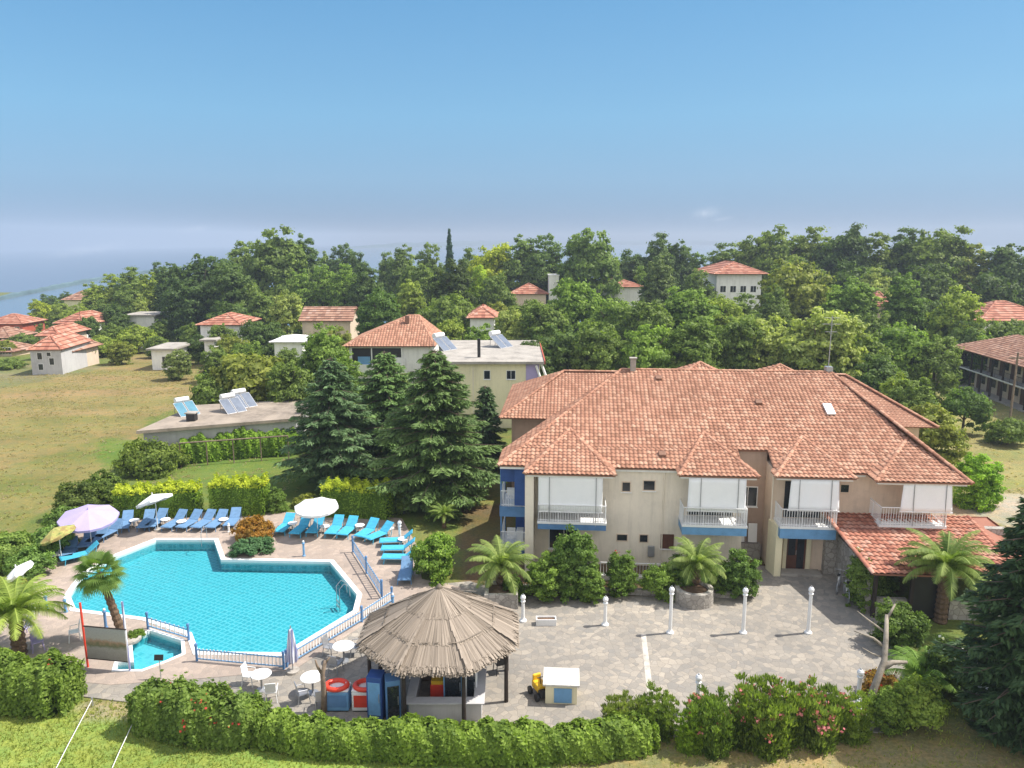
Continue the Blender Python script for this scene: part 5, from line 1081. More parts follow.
# utility poles
def upole(px, py, ht, label, r=.12):
    x, y = P(px, py); t = thing('utility_pole', label, 'pole', (x, y, 0), 0, 'utility poles'); m = MB(); m.bar((0, 0, -.1), (0, 0, ht), r, r*.7); m.build('post', 'wood', t); m = MB(); m.cbox((0, 0, ht-.5), (1.5, .1, .12)); m.build('crossarm', 'wood', t); return t
upole(1007, 442, 8.2, 'wooden pole on the dry yard before the veranda building')

# ================================================================== POOL TERRACE
ZD = .062
def lounger(px, py, rz, label, mat='sling', back=R(38), grp='sun loungers round the pool'):
    x, y = P(px, py, ZD); t = thing('sun_lounger', label, 'lounger', (x, y, ZD), rz, grp); w_ = .34
    m = MB()
    for s_ in (-w_, w_): m.bar((s_, -.95, .33), (s_, .38, .33), .028)
    m.bar((-w_, -.95, .33), (w_, -.95, .33), .028); m.bar((-w_, .38, .33), (w_, .38, .33), .028); m.build('frame', mat, t)
    for sx_ in (-1, 1):
        for y_ in (-.75, .3): m = MB(); m.bar((sx_*w_, y_, .33), (sx_*(w_+.02), y_+(.06 if y_ > 0 else -.06), 0), .025); m.build('leg', mat, t)
    m = MB(); m.cbox((0, -.28, .355), (.64, 1.3, .05)); m.build('seat', mat, t, bevel=.02)
    L = .78; cy = .38+math.cos(back)*L/2; cz = .36+math.sin(back)*L/2; m = MB(); m.cbox((0, cy, cz), (.64, L, .05), rx=back); m.build('backrest', mat, t, bevel=.02)
    m = MB(); m.bar((-.3, .38+math.cos(back)*.6, .36+math.sin(back)*.55), (-.3, .7, 0), .018); m.bar((.3, .38+math.cos(back)*.6, .36+math.sin(back)*.55), (.3, .7, 0), .018); m.build('prop', mat, t); return t
SL_ = 'slingblue'
for a in [(126, 528, R(14), 'grey blue lounger alone just right of the lilac umbrella', SL_), (147, 527, R(10), 'blue lounger in the shade of the left white umbrella, left one', SL_), (157, 526, R(-4), 'blue lounger in the shade of the left white umbrella, right one', SL_), (175, 527, R(-12), 'blue lounger right of the left white umbrella', SL_), (190, 527, R(-14), 'second blue lounger right of the left white umbrella', SL_), (204, 527, R(-12), 'third blue lounger right of the left white umbrella', SL_), (217, 527, R(-8), 'fourth blue lounger right of the left white umbrella', SL_), (233, 525, R(4), 'darkest blue lounger before the squarest golden hedge', SL_),
          (285, 531, R(-8), 'teal lounger at the left of the group by the right white umbrella', 'sling'), (301, 533, R(-10), 'teal lounger half shaded left of the right umbrella pole', 'sling'), (316, 532, R(-4), 'teal lounger fully shaded behind the right umbrella pole', 'sling'), (335, 533, R(-6), 'teal lounger first to the right of the right umbrella pole', 'sling'), (348, 534, R(-12), 'teal lounger second to the right of the right umbrella pole', 'sling'), (367, 536, R(-22), 'teal lounger third to the right of the right umbrella pole', 'sling'), (379, 539, R(-38), 'teal lounger slanting beside the blue railing end', 'sling'),
          (396, 545, R(-84), 'farthest of the sideways teal loungers before the round shrub', 'sling'), (398, 553, R(-88), 'second of the sideways teal loungers before the round shrub', 'sling'), (399, 562, R(-92), 'third of the sideways teal loungers before the round shrub', 'sling'), (406, 578, R(2), 'dark blue folded lounger nearest the thatched hut', SL_)]:
    lounger(*a)
for i, (px, py, rz, lb, mt) in enumerate([(53, 556, R(30), 'white lounger at the left end of the terrace under the patterned umbrella', 'white'), (70, 556, R(20), 'shaded blue lounger between the patterned and lilac umbrellas', SL_), (80, 560, R(-50), 'light blue lounger nearest the pool under the lilac umbrella', 'sling'), (88, 546, R(15), 'dark blue lounger in the deep shade of the lilac umbrella', SL_), (98, 542, R(0), 'blue lounger at the middle of the lilac umbrella shade', SL_), (109, 537, R(-15), 'grey lounger at the right edge of the lilac umbrella shade', SL_)]): lounger(px, py, rz, lb, mt)
def side_table(px, py, label, s=1.):
    x, y = P(px, py, ZD); t = thing('side_table', label, 'table', (x, y, ZD), 0, 'small white side tables')
    m = MB(); m.lathe([(.0, .40), (.26, .40), (.28, .42), (.26, .44), (0, .44)], 16); m.build('table_top', 'white', t)
    for k in range(4): a = k*math.pi/2+.6; m = MB(); m.bar((.16*math.cos(a), .16*math.sin(a), .4), (.2*math.cos(a), .2*math.sin(a), 0), .022, n=6); m.build('leg', 'white', t)
    t.scale = (s,)*3
for a in [(135, 527, 'white side table left of the left white umbrella'), (166, 526, 'white side table right of the left white umbrella pole'), (182, 528, 'white side table between the first loungers right of the left umbrella'), (224, 526, 'white side table beside the darkest blue lounger'), (293, 530, 'white side table left of the right umbrella'), (325, 533, 'white side table beside the right umbrella pole'), (360, 532, 'white side table between the teal loungers'), (389, 535, 'white side table behind the slanting teal lounger'), (403, 546, 'white side table among the sideways loungers'), (64, 552, 'white side table under the patterned umbrella'), (88, 538, 'white side table under the lilac umbrella')]: side_table(*a, s=1.1)
def umbrella(px, py, zt_, rad, tilt, tdir, mat, label, n=8, rise=.42, name='beach_umbrella', z0=ZD, scallop=True):
    x, y = P(px, py, z0); t = thing(name, label, 'umbrella', (x, y, z0))
    m = MB(); m.lathe([(0, 0), (.26, 0), (.26, .08), (.05, .1), (0, .1)], 14); m.build('base', 'concrete', t)
    m = MB(); m.bar((0, 0, .05), (0, 0, zt_*.72), .025); k = zt_*.72; D = Vector((math.cos(tdir)*math.sin(tilt), math.sin(tdir)*math.sin(tilt), math.cos(tilt))); top = Vector((0, 0, k))+D*(zt_*.28); m.bar((0, 0, k), top, .022); m.build('pole', 'white', t)
    rot = D.to_track_quat('Z', 'Y'); vs = [top]; fs = []; rings = 4
    for r in range(1, rings+1):
        f = r/rings
        for j in range(n*2):
            a = j*math.pi/n; rr = rad*f*(1 if j % 2 == 0 else .955); z = -rise*(f**1.15)-(0 if j % 2 == 0 else .05*f); vs.append(top+rot @ Vector((rr*math.cos(a), rr*math.sin(a), z)))
    N_ = 2*n
    for j in range(N_): fs.append((0, 1+j, 1+(j+1) % N_))
    for r in range(rings-1):
        for j in range(N_): fs.append((1+r*N_+j, 1+(r+1)*N_+j, 1+(r+1)*N_+(j+1) % N_, 1+r*N_+(j+1) % N_))
    k0 = len(vs)
    for j in range(N_): p = vs[1+(rings-1)*N_+j]; vs.append(p+rot @ Vector((0, 0, -.14)))
    for j in range(N_): fs.append((1+(rings-1)*N_+j, k0+j, k0+(j+1) % N_, 1+(rings-1)*N_+(j+1) % N_))
    m = MB(); m.add(vs, fs); cn = m.build('canopy', mat, t); sf = cn.modifiers.new('s', 'SOLIDIFY'); sf.thickness = .012
    for j in range(n):
        a = j*2*math.pi/n; m = MB(); m.bar(top+rot @ Vector((0, 0, -.05)), top+rot @ Vector((rad*.98*math.cos(a), rad*.98*math.sin(a), -rise-.03)), .01, n=5); m.build('rib', 'metal', t)
    m = MB(); m.lathe([(0, 0), (.04, 0), (.025, .12), (0, .14)], 8, c=tuple(top)); m.build('finial', mat, t); return t
umbrella(92, 548, 2.45, 1.62, R(10), R(-60), 'lilac', 'large lilac umbrella at the left end of the pool terrace', rise=.5)
umbrella(158, 530, 2.35, 1.12, R(24), R(150), 'white', 'left white umbrella, tilted, before the leftmost golden hedge', rise=.36)
umbrella(318, 535, 2.3, 1.35, R(6), R(-90), 'white', 'right white umbrella over the teal loungers', rise=.42)
def pattern_mat():
    m, nt, o = newmat('patterned_cloth'); t = N(nt, 'ShaderNodeTexCoord'); n = noise(nt, t.outputs['Object'], 2.2, 3); c = ramp(nt, n, [(.40, (.30, .22, .08)), (.5, (.42, .40, .12)), (.6, (.16, .20, .06))]); principled(nt, o, c, .8); return m
M['pattern'] = pattern_mat()
umbrella(62, 562, 2.1, 1.0, R(22), R(190), 'pattern', 'olive and brown patterned umbrella tilted beside the lilac one', rise=.4)
umbrella(26, 600, 1.9, .72, R(30), R(200), 'white', 'small white parasol at the left edge of the terrace', rise=.22)
# closed striped umbrella
x, y = P(293, 672, .05); t = thing('closed_umbrella', 'closed blue and white umbrella beside the pool fence', 'umbrella', (x, y, .05))
def stripe_mat():
    m, nt, o = newmat('striped_cloth'); tc = N(nt, 'ShaderNodeTexCoord'); wv = N(nt, 'ShaderNodeTexWave'); nt.links.new(tc.outputs['Object'], wv.inputs[0]); wv.inputs['Scale'].default_value = 2.6
    c = ramp(nt, wv.outputs[0], [(.45, (.7, .7, .75)), (.55, (.22, .24, .42))]); principled(nt, o, c, .8); return m
M['stripe'] = stripe_mat()
m = MB(); prof = [(0, .45), (.24, .5), (.25, .8), (.17, 1.4), (.09, 1.95), (0, 2.0)]; vs = []
n = 16
for r_, z_ in prof: vs += [(r_*(1 if j % 2 else .68)*math.cos(j*2*math.pi/n), r_*(1 if j % 2 else .68)*math.sin(j*2*math.pi/n), z_) for j in range(n)]
m.add(vs, [(i*n+j, i*n+(j+1) % n, (i+1)*n+(j+1) % n, (i+1)*n+j) for i in range(5) for j in range(n)]); m.build('canopy', 'stripe', t)
m = MB(); m.bar((0, 0, 0), (0, 0, 2.12), .025); m.build('pole', 'metal', t); m = MB(); m.lathe([(0, 0), (.28, 0), (.28, .1), (0, .12)], 14); m.build('base', 'concrete', t)
# fences
def fence(name, label, pts, zb, ht, post='blue', pick='white', step=.17, every=2.2, rail='bluelight', ph=None, ends=True):
    c0 = pts[0]; t = thing(name, label, 'fence', (*c0, zb)); pm = MB(); rm = MB(); ph = ph or ht+.12
    for a, b in zip(pts[:-1], pts[1:]):
        a = Vector(a)-Vector(c0); b = Vector(b)-Vector(c0); L = (b-a).length; d = (b-a)/L; ang = math.atan2(d.y, d.x); n = max(1, round(L/step))
        for z in (.12, ht-.08): c_ = (a+b)/2; rm.cbox((c_.x, c_.y, z), (L, .035, .05), rz=ang)
        for k in range(1, n): p = a+d*L*k/n; pm.cbox((p.x, p.y, ht/2+.03), (.06, .02, ht-.1), rz=ang)
        npst = max(1, round(L/every))
        for k in range(npst+1):
            if k == npst and (b != Vector(pts[-1])-Vector(c0)): continue
            p = a+d*L*k/npst; m = MB(); m.bar((p.x, p.y, -.02), (p.x, p.y, ph), .055, n=10); m.lathe([(0, ph-.03), (.075, ph-.02), (.06, ph+.08), (0, ph+.12)], 10, c=(p.x, p.y, 0)); m.build('post', post, t)
    rm.build('rail', rail, t); pm.build('picket_infill', pick, t); return t
def gz(z, *pp): return [P(a, b, z) for a, b in pp]
fence('picket_fence', 'white picket fence with blue posts along the near side of the pool', gz(.06, (197, 661), (284, 669)), .06, .62, every=4.5)
fence('picket_fence', 'white picket fence running diagonally from the pool to the thatched hut', gz(.06, (287, 667), (362, 622), (392, 602)), .06, .62, every=5)
fence('low_railing', 'low blue and white railing between the big pool and the paddling pool', gz(.09, (148, 628), (189, 640)), .09, .6, step=.3, every=3)
fence('blue_railing', 'pale blue railing slanting down beside the teal loungers', gz(.07, (353, 552), (382, 598)), .07, .8, pick='bluelight', step=.28, every=3)
def bollard(px, py, ht, mat, label, cap='white'):
    x, y = P(px, py, ZD); t = thing('bollard', label, 'bollard', (x, y, ZD), 0, 'short posts round the pool'); m = MB(); m.lathe([(0, 0), (.1, 0), (.1, .05), (.065, .08), (.06, ht-.12), (.09, ht-.1), (.09, ht-.05), (0, ht)], 12); m.build('post', mat, t); m = MB(); m.lathe([(0, ht-.02), (.05, ht-.01), (.065, ht+.04), (.04, ht+.09), (0, ht+.1)], 12); m.build('cap', cap, t)
bollard(304, 556, .85, 'bluelight', 'blue shower post on the pool edge below the right umbrella'); bollard(66, 612, .7, 'bluelight', 'blue post at the left tip of the pool'); bollard(47, 610, .8, 'bluelight', 'blue post on the path left of the pool'); bollard(106, 628, .9, 'blue', 'blue post behind the fan palm'); bollard(393, 608, .7, 'bluelight', 'teal post where the fence meets the thatch'); bollard(229, 512+20, .5, 'white', 'short white post before the darkest lounger')
# pool ladder and steps handrails
x, y = P(342, 596, .09); t = thing('pool_ladder', 'chrome ladder at the right tip of the pool', 'ladder', (x, y, .09), R(30))
for s_ in (-.25, .25): m = MB(); m.tube([(.35, s_, 0), (.3, s_, .55), (.05, s_, .75), (-.2, s_, .5), (-.22, s_, -.9)], .022, 8); m.build('handrail', 'metal', t)
for k in range(3): m = MB(); m.cbox((-.22, 0, -.25-.25*k), (.08, .5, .03)); m.build('step', 'metal', t)
x, y = P(204, 541, .09); t = thing('pool_handrail', 'thin handrail curving over the far edge of the pool', 'handrail', (x, y, .09)); m = MB(); m.tube([(0, .5, 0), (0, .45, .7), (0, .1, .9), (0, -.35, .6), (0, -.4, -.2)], .02, 8); tag(m.build('rail', 'metal', t))
# tall white lamp posts
def lamp(px, py, ht, label, grp='white lamp posts of the patio', head=.13):
    x, y = P(px, py, .05); t = thing('lamp_post', label, 'lamp post', (x, y, .05), 0, grp)
    m = MB(); m.lathe([(0, 0), (.18, 0), (.18, .06), (.11, .12), (.085, .2), (.075, ht-.42), (.10, ht-.38), (.12, ht-.32), (.05, ht-.28), (0, ht-.28)], 14); m.build('post', 'white', t)
    m = MB(); m.lathe([(0, ht-.3), (.07, ht-.28), (head, ht-.18), (head*.98, ht-.1), (head*.6, ht-.02), (0, ht)], 14); m.build('lamp_globe', 'lamp', t)
    m = MB(); m.lathe([(0, ht-.03), (.05, ht-.02), (.02, ht+.05), (0, ht+.06)], 10); m.build('cap', 'metal', t)
lamp(523, 621, 1.35, 'short white lamp post beside the square stone planter'); lamp(605, 625, 1.45, 'white lamp post left of the light strip in the paving'); lamp(670, 633, 2.3, 'tall white lamp post left of the round stone planter'); lamp(743, 633, 2.25, 'tall white lamp post before the white flowered bush'); lamp(808, 633, 2.3, 'tall white lamp post before the hotel entrance'); lamp(400, 541, 1.3, 'white lamp post among the loungers under the cedar')
lamp(697, 712, 1.6, 'white capped lamp post at the front hedge, middle of the patio'); lamp(858, 699, 1.3, 'white globe lamp by the leaning bare tree'); lamp(856, 734, 1.4, 'lamp post standing in the oleanders at the front right')
# paving strip, bench, planters
sm = MB(); a_, b_, c_, d_ = gz(.056, (641, 634), (646, 634), (653, 692), (647, 692)); sm.poly([(*a_, .056), (*b_, .056), (*c_, .056), (*d_, .056)]); M['strip'] = plain('worn_strip', (.50, .46, .40), .9, .3, 3); struct('paving_strip', sm, 'strip')
x, y = P(546, 624, .05); t = thing('planter_bench', 'low white rectangular planter on the patio beside the hut', 'planter', (x, y, .05)); m = MB(); m.box(-.48, .48, -.2, .2, .0, .06); m.box(-.48, -.42, -.2, .2, .06, .32); m.box(.42, .48, -.2, .2, .06, .32); m.box(-.42, .42, -.2, -.15, .06, .32); m.box(-.42, .42, .15, .2, .06, .32); m.build('box', 'white', t, bevel=.01); m = MB(); m.box(-.42, .42, -.15, .15, .06, .25); m.build('soil', 'soil', t)
for (px, py, n, r, lb) in ((501, 610, 4, 1.05, 'square rubble stone planter holding the palm by the hut'), (697, 609, 20, 1.0, 'round rubble stone planter holding a palm')):
    x, y = P(px, py); y += r*.8; t = thing('stone_planter', lb, 'planter', (x, y, .05), R(45) if n == 4 else 0, 'rubble stone planters'); k = 1.15 if n == 4 else 1
    ring = lambda q: [(q*math.cos(j*2*math.pi/n), q*math.sin(j*2*math.pi/n)) for j in range(n)]
    m = MB(); vs = [(a, b, 0) for a, b in ring(r*k)]+[(a, b, .75) for a, b in ring(r*k*.97)]+[(a, b, .75) for a, b in ring(r*k*.72)]+[(a, b, .55) for a, b in ring(r*k*.72)]
    m.add(vs, [(i*n+j, i*n+(j+1) % n, (i+1)*n+(j+1) % n, (i+1)*n+j) for i in range(3) for j in range(n)]); m.build('stone_ring', 'stonewall', t, bevel=.02); m = MB(); m.poly([(a, b, .6) for a, b in ring(r*k*.73)]); m.build('soil', 'soil', t)
x, y = P(615, 601); rk = np.random.default_rng(3)
t = thing('porch_fence', 'white porch railing on a low wall along the hotel ground floor', 'fence', (*W(4.9, -1.6), 0), YA); m = MB(); m.box(0, 7.6, -.08, .08, 0, .28); m.build('low_wall', 'stucco_white', t); railing(0, 7.6, 0, .0, .28, 1.0, t, 'white', .16, (0, 0))
t = thing('flower_bed_wall', 'low rubble wall edging the planting bed before the hotel', 'wall', (*W(-1, -3.2), 0), YA); m = MB(); m.box(0, 12.6, -.15, .15, 0, .3); m.build('stones', 'stonewall', t, bevel=.02)
# ================================================================== THATCHED HUT
hx, hy = P(438, 590, 4.25); hx += .05; hz_ = 4.25
hut = thing('thatched_bar', 'octagonal open bar hut with grey reed thatch roof on dark poles', 'hut', (hx, hy, .05))
RW, ZR = 3.12, 2.62
def hutp(a, f, lift=0.): z = hz_-.05-(hz_-ZR)*f**.92+lift; return np.array([RW*f*math.cos(a), RW*f*math.sin(a), z])
def octr(a): s_ = math.pi/4; q = (a+s_/2) % s_-s_/2; return 1/math.cos(q)*math.cos(s_/2)*1.04
m = MB(); n = 32; vs = [(0, 0, hz_-.1)]; fs = []
for r in range(1, 7):
    for j in range(n): a = j*2*math.pi/n; p = hutp(a, r/6); k = octr(a); vs.append((p[0]*k, p[1]*k, p[2]-.05))
for j in range(n): fs.append((0, 1+j, 1+(j+1) % n))
for r in range(5):
    for j in range(n): fs.append((1+r*n+j, 1+(r+1)*n+j, 1+(r+1)*n+(j+1) % n, 1+r*n+(j+1) % n))
rng = np.random.default_rng(9); V = []; T = []
for ring_, (f0, f1, cnt) in enumerate([(.62, 1.04, 5600), (.30, .72, 3400), (.0, .40, 1500)]):
    for i in range(cnt):
        a = rng.uniform(0, 2*math.pi); sct = math.floor((a+math.pi/8)/(math.pi/4)); ac = sct*math.pi/4
        aa = a+ (ac-a)*rng.uniform(-.05, .12); s0 = f0+rng.uniform(0, .12); s1 = min(1.1, f1+rng.uniform(-.08, .03)); lift = .03+.05*(2-ring_)*0+.05*ring_+rng.uniform(0, .05)
        p = hutp(a, s0, lift)*np.array([octr(a), octr(a), 1]); q = hutp(aa, s1, lift-.03)*np.array([octr(aa), octr(aa), 1])
        if s1 > 1: q[2] -= rng.uniform(0, .18)
        wv_ = rng.uniform(.007, .022)*(1+s1); d = np.array([-math.sin(a), math.cos(a), rng.uniform(-.3, .3)]); V.append(np.array([p-d*wv_*.7, q-d*wv_, q+d*wv_, p+d*wv_*.7])); T.append(np.clip(rng.normal(.42, .15)+(.2 if rng.uniform() < .06 else 0), 0, 1))
for j in range(8):     # pale tied reeds over the hips and a few battens
    a = (j+.5)*math.pi/4
    for k in range(26):
        s0 = k/26; p = hutp(a, s0, .13)*np.array([octr(a), octr(a), 1]); q = hutp(a+rng.normal(0, .015), min(1.04, s0+.14), .13)*np.array([octr(a), octr(a), 1]); d = np.array([-math.sin(a), math.cos(a), 0])*.035; V.append(np.array([p-d, q-d, q+d, p+d])); T.append(rng.uniform(.4, .75))
    for f in (.42, .72):
        for k in range(10):
            if rng.uniform() < .35: continue
            a0 = j*math.pi/4+math.pi/8+k*math.pi/40; a1 = a0+math.pi/40; p = hutp(a0, f, .14)*np.array([octr(a0), octr(a0), 1]); q = hutp(a1, f, .14)*np.array([octr(a1), octr(a1), 1]); dz = np.array([math.cos(a0), math.sin(a0), -.5])*.02; V.append(np.array([p-dz, q-dz, q+dz, p+dz])); T.append(rng.uniform(0, .3))
rf = quadmesh('thatch_roof', np.array(V), np.array(T), 'reed', hut); m.add(vs, fs); m.build('roof_lining', 'wood', hut)
m = MB(); m.lathe([(0, hz_-.2), (.22, hz_-.2), (.12, hz_+.12), (.03, hz_+.22), (0, hz_+.22)], 12); m.build('ridge_knot', M['reed'], hut)
for j in range(8):
    a = (j+.5)*math.pi/4; m = MB(); k = RW*.93; m.bar((k*math.cos(a), k*math.sin(a), 0), (k*math.cos(a), k*math.sin(a), ZR+.05), .085, .07); m.build('pole', 'darkwood', hut)
    a2_ = a+math.pi/4; m = MB(); m.bar((k*math.cos(a), k*math.sin(a), ZR-.05), (k*math.cos(a2_), k*math.sin(a2_), ZR-.05), .05); m.build('beam', 'darkwood', hut)
m = MB(); m.box(-1.0, 1.75, -2.35, -2.2, 0, .78); m.box(1.6, 1.75, -2.2, .6, 0, .78); m.box(-1.0, -.85, -2.2, .6, 0, .78); ct = m.build('counter', 'stucco_grey', hut)
m = MB(); m.box(-1.12, 1.87, -2.5, -2.05, .78, .83); m.box(1.45, 1.87, -2.05, .6, .78, .83); m.box(-1.12, -.75, -2.05, .6, .78, .83); m.build('counter_top', 'stucco_grey', ct, bevel=.01)
m = MB(); m.box(-.8, 1.5, .3, .5, 0, 2.1); m.build('back_panel', 'wood', hut)
m = MB(); m.box(-.9, 1.7, -2.3, -2.2, 2.2, 2.35); m.build('valance', 'stucco_yellow', hut)
# things in and round the hut
def fridge(loc, rz, wd, ht, mat, label, door='glass', group='drink fridges at the bar'):
    t = thing('drinks_fridge', label, 'fridge', loc, rz, group); m = MB(); m.box(-wd/2, wd/2, -.3, .3, .05, ht); m.build('cabinet', mat, t, bevel=.02)
    m = MB(); m.box(-wd/2+.06, wd/2-.06, -.33, -.3, .25, ht-.2); d_ = m.build('door', door, t, bevel=.01); m = MB(); m.bar((wd/2-.1, -.36, ht*.45), (wd/2-.1, -.36, ht*.65), .015); m.build('handle', 'metal', d_)
    m = MB(); m.box(-wd/2, wd/2, -.28, .28, 0, .05); m.build('plinth', 'black', t)
X0, Y0 = hx, hy+.25
fridge((X0+.62, Y0-1.5, .05), 0, .75, 1.75, 'bluelight', 'blue upright drinks fridge inside the bar'); fridge((X0+1.32, Y0-1.4, .05), 0, .45, 1.7, 'white', 'white upright fridge inside the bar')
fridge((X0-1.62, Y0-2.45, .05), R(14), .55, 1.75, 'blue', 'tall blue fridge left of the bar counter'); fridge((X0-2.25, Y0-2.3, .05), R(-8), .6, 1.8, 'navy', 'dark blue fridge at the left end of the bar', 'bluelight')
t = thing('bottle_crate', 'stack of coloured bottle crates behind the bar counter', 'crate', (X0+0.0, Y0-1.3, .05)); m = MB(); m.box(-.3, .3, -.2, .2, 0, .8); m.build('crate_body', 'red', t, bevel=.02); m = MB(); m.box(-.26, .26, -.16, .16, .8, .95); m.build('bottle_tops', 'yellow', t)
# chest freezers with red swim rings
for i, (dx, lb, mt) in enumerate(((-3.05, 'left ice cream chest beside the hut', 'bluelight'), (-2.1, 'right ice cream chest beside the hut', 'white'))):
    x, y = P(336+i*29, 712, .05); t = thing('chest_freezer', lb, 'freezer', (x, y, .05), 0, 'chest freezers left of the hut'); m = MB(); m.box(-.5, .5, 0, .62, .04, .82); m.build('cabinet', mt, t, bevel=.03); m = MB(); m.box(-.5, .5, 0, .62, .83, .9); m.build('lid', 'white', t, bevel=.02)
    m = MB(); m.box(-.42, .42, -.012, 0, .2, .7); m.build('front_panel', 'blue' if i == 0 else 'red', t); m = MB(); m.box(-.46, .46, .02, .58, 0, .04); m.build('plinth', 'black', t)
    t2 = thing('swim_ring', ('left' if i == 0 else 'right')+' red inflatable ring lying on a chest freezer', 'swim ring', (x, y+.31, 1.0), 0, 'red inflatable rings'); vs = []; nn, mm = 28, 10
    for a_i in range(nn):
        for b_i in range(mm): A, B = a_i*2*math.pi/nn, b_i*2*math.pi/mm; rr = .36+.1*math.cos(B); vs.append((rr*math.cos(A)*1.1, rr*math.sin(A)*.9, .1*math.sin(B)))
    m = MB(); m.add(vs, [(a_i*mm+b_i, ((a_i+1) % nn)*mm+b_i, ((a_i+1) % nn)*mm+(b_i+1) % mm, a_i*mm+(b_i+1) % mm) for a_i in range(nn) for b_i in range(mm)]); m.build('tube', 'red', t2, smooth=True); m = MB(); m.bar((.36, 0, .09), (.36, 0, .13), .015); m.build('valve', 'white', t2)
# round tables and chairs
def rtable(px, py, label, r=.45):
    x, y = P(px, py, .05); t = thing('round_table', label, 'table', (x, y, .05), 0, 'round white bar tables'); m = MB(); m.lathe([(0, .7), (r, .7), (r+.02, .72), (r, .74), (0, .74)], 24); m.build('table_top', 'white', t); m = MB(); m.lathe([(0, 0), (.24, 0), (.22, .04), (.04, .08), (.04, .7), (0, .7)], 12); m.build('pedestal', 'metal', t)
rtable(344, 661, 'round white table nearest the thatched hut pole'); rtable(313, 693, 'round white table behind the low hedge, left of the bare trunk'); rtable(262, 690, 'round white table between the closed umbrella and the oleander hedge', .4)
def chair(px, py, rz, mat, label, z=.05, group='plastic chairs of the terrace'):
    x, y = P(px, py, z); t = thing('plastic_chair', label, 'chair', (x, y, z), rz, group)
    m = MB(); m.cbox((0, 0, .43), (.44, .44, .04)); m.build('seat', mat, t, bevel=.015); m = MB(); m.cbox((0, .22, .66), (.42, .035, .44), rx=-.18); m.build('backrest', mat, t, bevel=.015)
    for sx_ in (-1, 1):
        for sy in (-1, 1): m = MB(); m.bar((sx_*.19, sy*.19, .43), (sx_*.23, sy*.24, 0), .02, n=6); m.build('leg', mat, t)
        m = MB(); m.tube([(sx_*.22, -.16, .43), (sx_*.24, -.14, .62), (sx_*.23, .22, .64)], .018, 6); m.build('armrest', mat, t)
for a in [(336, 672, R(160), 'metal', 'grey chair below the round table nearest the hut'), (356, 655, R(-80), 'metal', 'grey chair between the hut pole and the round table'), (330, 655, R(70), 'metal', 'grey chair left of the round table nearest the hut'), (303, 702, R(120), 'metal', 'grey chair left of the round table behind the hedge'), (322, 708, R(190), 'metal', 'grey chair below the round table behind the hedge'), (250, 684, R(80), 'white', 'white chair beside the oleander hedge'), (272, 700, R(190), 'white', 'white chair below the closed umbrella'), (75, 640, R(-60), 'white', 'white chair left of the red flag pole'), (38, 650, R(40), 'lilac', 'lilac chair beside the left edge palm'), (26, 636, R(-20), 'lilac', 'second lilac chair farther along the left path'), (489, 655, R(-60), 'black', 'black chair under the right rim of the hut'), (500, 672, R(200), 'black', 'black chair in front of the right hut pole'), (32, 618, R(10), 'white', 'white chair under the small white parasol')]: chair(*a)
# bare tree trunk by the tables
def bare(loc, segs, label, name='bare_tree', mat='deadbark', part='trunk'):
    t = thing(name, label, 'tree', loc)
    for i, (pts, rs) in enumerate(segs): m = MB(); m.tube(pts, rs, 9); m.build('trunk' if i == 0 else 'branch', mat, t, smooth=True)
    return t
x, y = P(324, 712, .05); bare((x, y, .05), [([(0, 0, 0), (.05, 0, .8), (-.02, .1, 1.5), (.12, .1, 2.1)], [.13, .11, .09, .07]), ([(-.02, .1, 1.5), (-.2, .1, 1.9), (-.26, .1, 2.15)], [.06, .05, .03]), ([(.1, .1, 2.0), (.3, .1, 2.25)], [.05, .03])], 'cut bare trunk standing beside the chest freezers', mat='wood')
x, y = P(868, 712, 0); bare((x, y, 0), [([(0, 0, -.05), (.25, .2, .9), (.75, .6, 1.8), (.95, 1.0, 2.5), (1.15, 1.5, 3.3)], [.17, .14, .12, .1, .07]), ([(.6, .5, 1.5), (1.1, .6, 1.75), (1.7, .7, 1.7)], [.12, .1, .06]), ([(.9, .9, 2.2), (.5, 1.1, 2.5), (-.2, 1.3, 2.7)], [.07, .05, .02]), ([(1.0, 1.2, 2.7), (.5, 1.6, 3.0), (.1, 1.8, 3.3)], [.05, .035, .015]), ([(1.1, 1.4, 3.1), (1.5, 1.6, 3.7)], [.07, .03]), ([(.8, .7, 1.9), (.4, .9, 1.95), (.0, .9, 2.2)], [.05, .035, .015])], 'pale leaning bare tree with forked branches at the right end of the patio')
# small service hatch box with white roof
x, y = P(561, 704, .05); t = thing('service_kiosk', 'small stone service box with white tiled top and blue door', 'kiosk', (x, y, .05), R(-4)); m = MB(); m.box(-.62, .62, .0, 1.05, 0, .8); m.build('wall', 'stucco_yellow', t); m = MB(); m.box(-.72, .72, -.1, 1.15, .8, .88); m.build('roof', stone_mat('white_stone', (.8, .78, .72), (.66, .63, .57), (.5, .47, .42), 4, .3), t, bevel=.01); m = MB(); m.box(-.28, .42, -.03, 0, .06, .68); m.build('door', 'bluelight', t, bevel=.01); 
x, y = P(540, 697, .05); t = thing('ride_on_toy', 'yellow ride-on toy with black wheels beside the service box', 'toy', (x, y+.1, .05), R(25)); m = MB(); m.cbox((0, .05, .42), (.42, .6, .3)); m.cbox((0, .3, .66), (.36, .12, .3)); m.build('body', 'yellow', t, bevel=.05); m = MB(); m.cbox((-.05, -.3, .3), (.3, .3, .3)); m.build('motor', 'black', t, bevel=.04)
for sx_, sy in ((-1, -1), (1, -1), (-1, 1), (1, 1)): m = MB(); m.bar((sx_*.24, sy*.3, .16), (sx_*.34, sy*.3, .16), .16, n=16); m.build('wheel', 'black', t)
m = MB(); m.bar((0, -.1, .5), (0, .0, .8), .02); m.bar((-.12, .0, .8), (.12, .0, .8), .02); m.build('steering_bar', 'black', t)
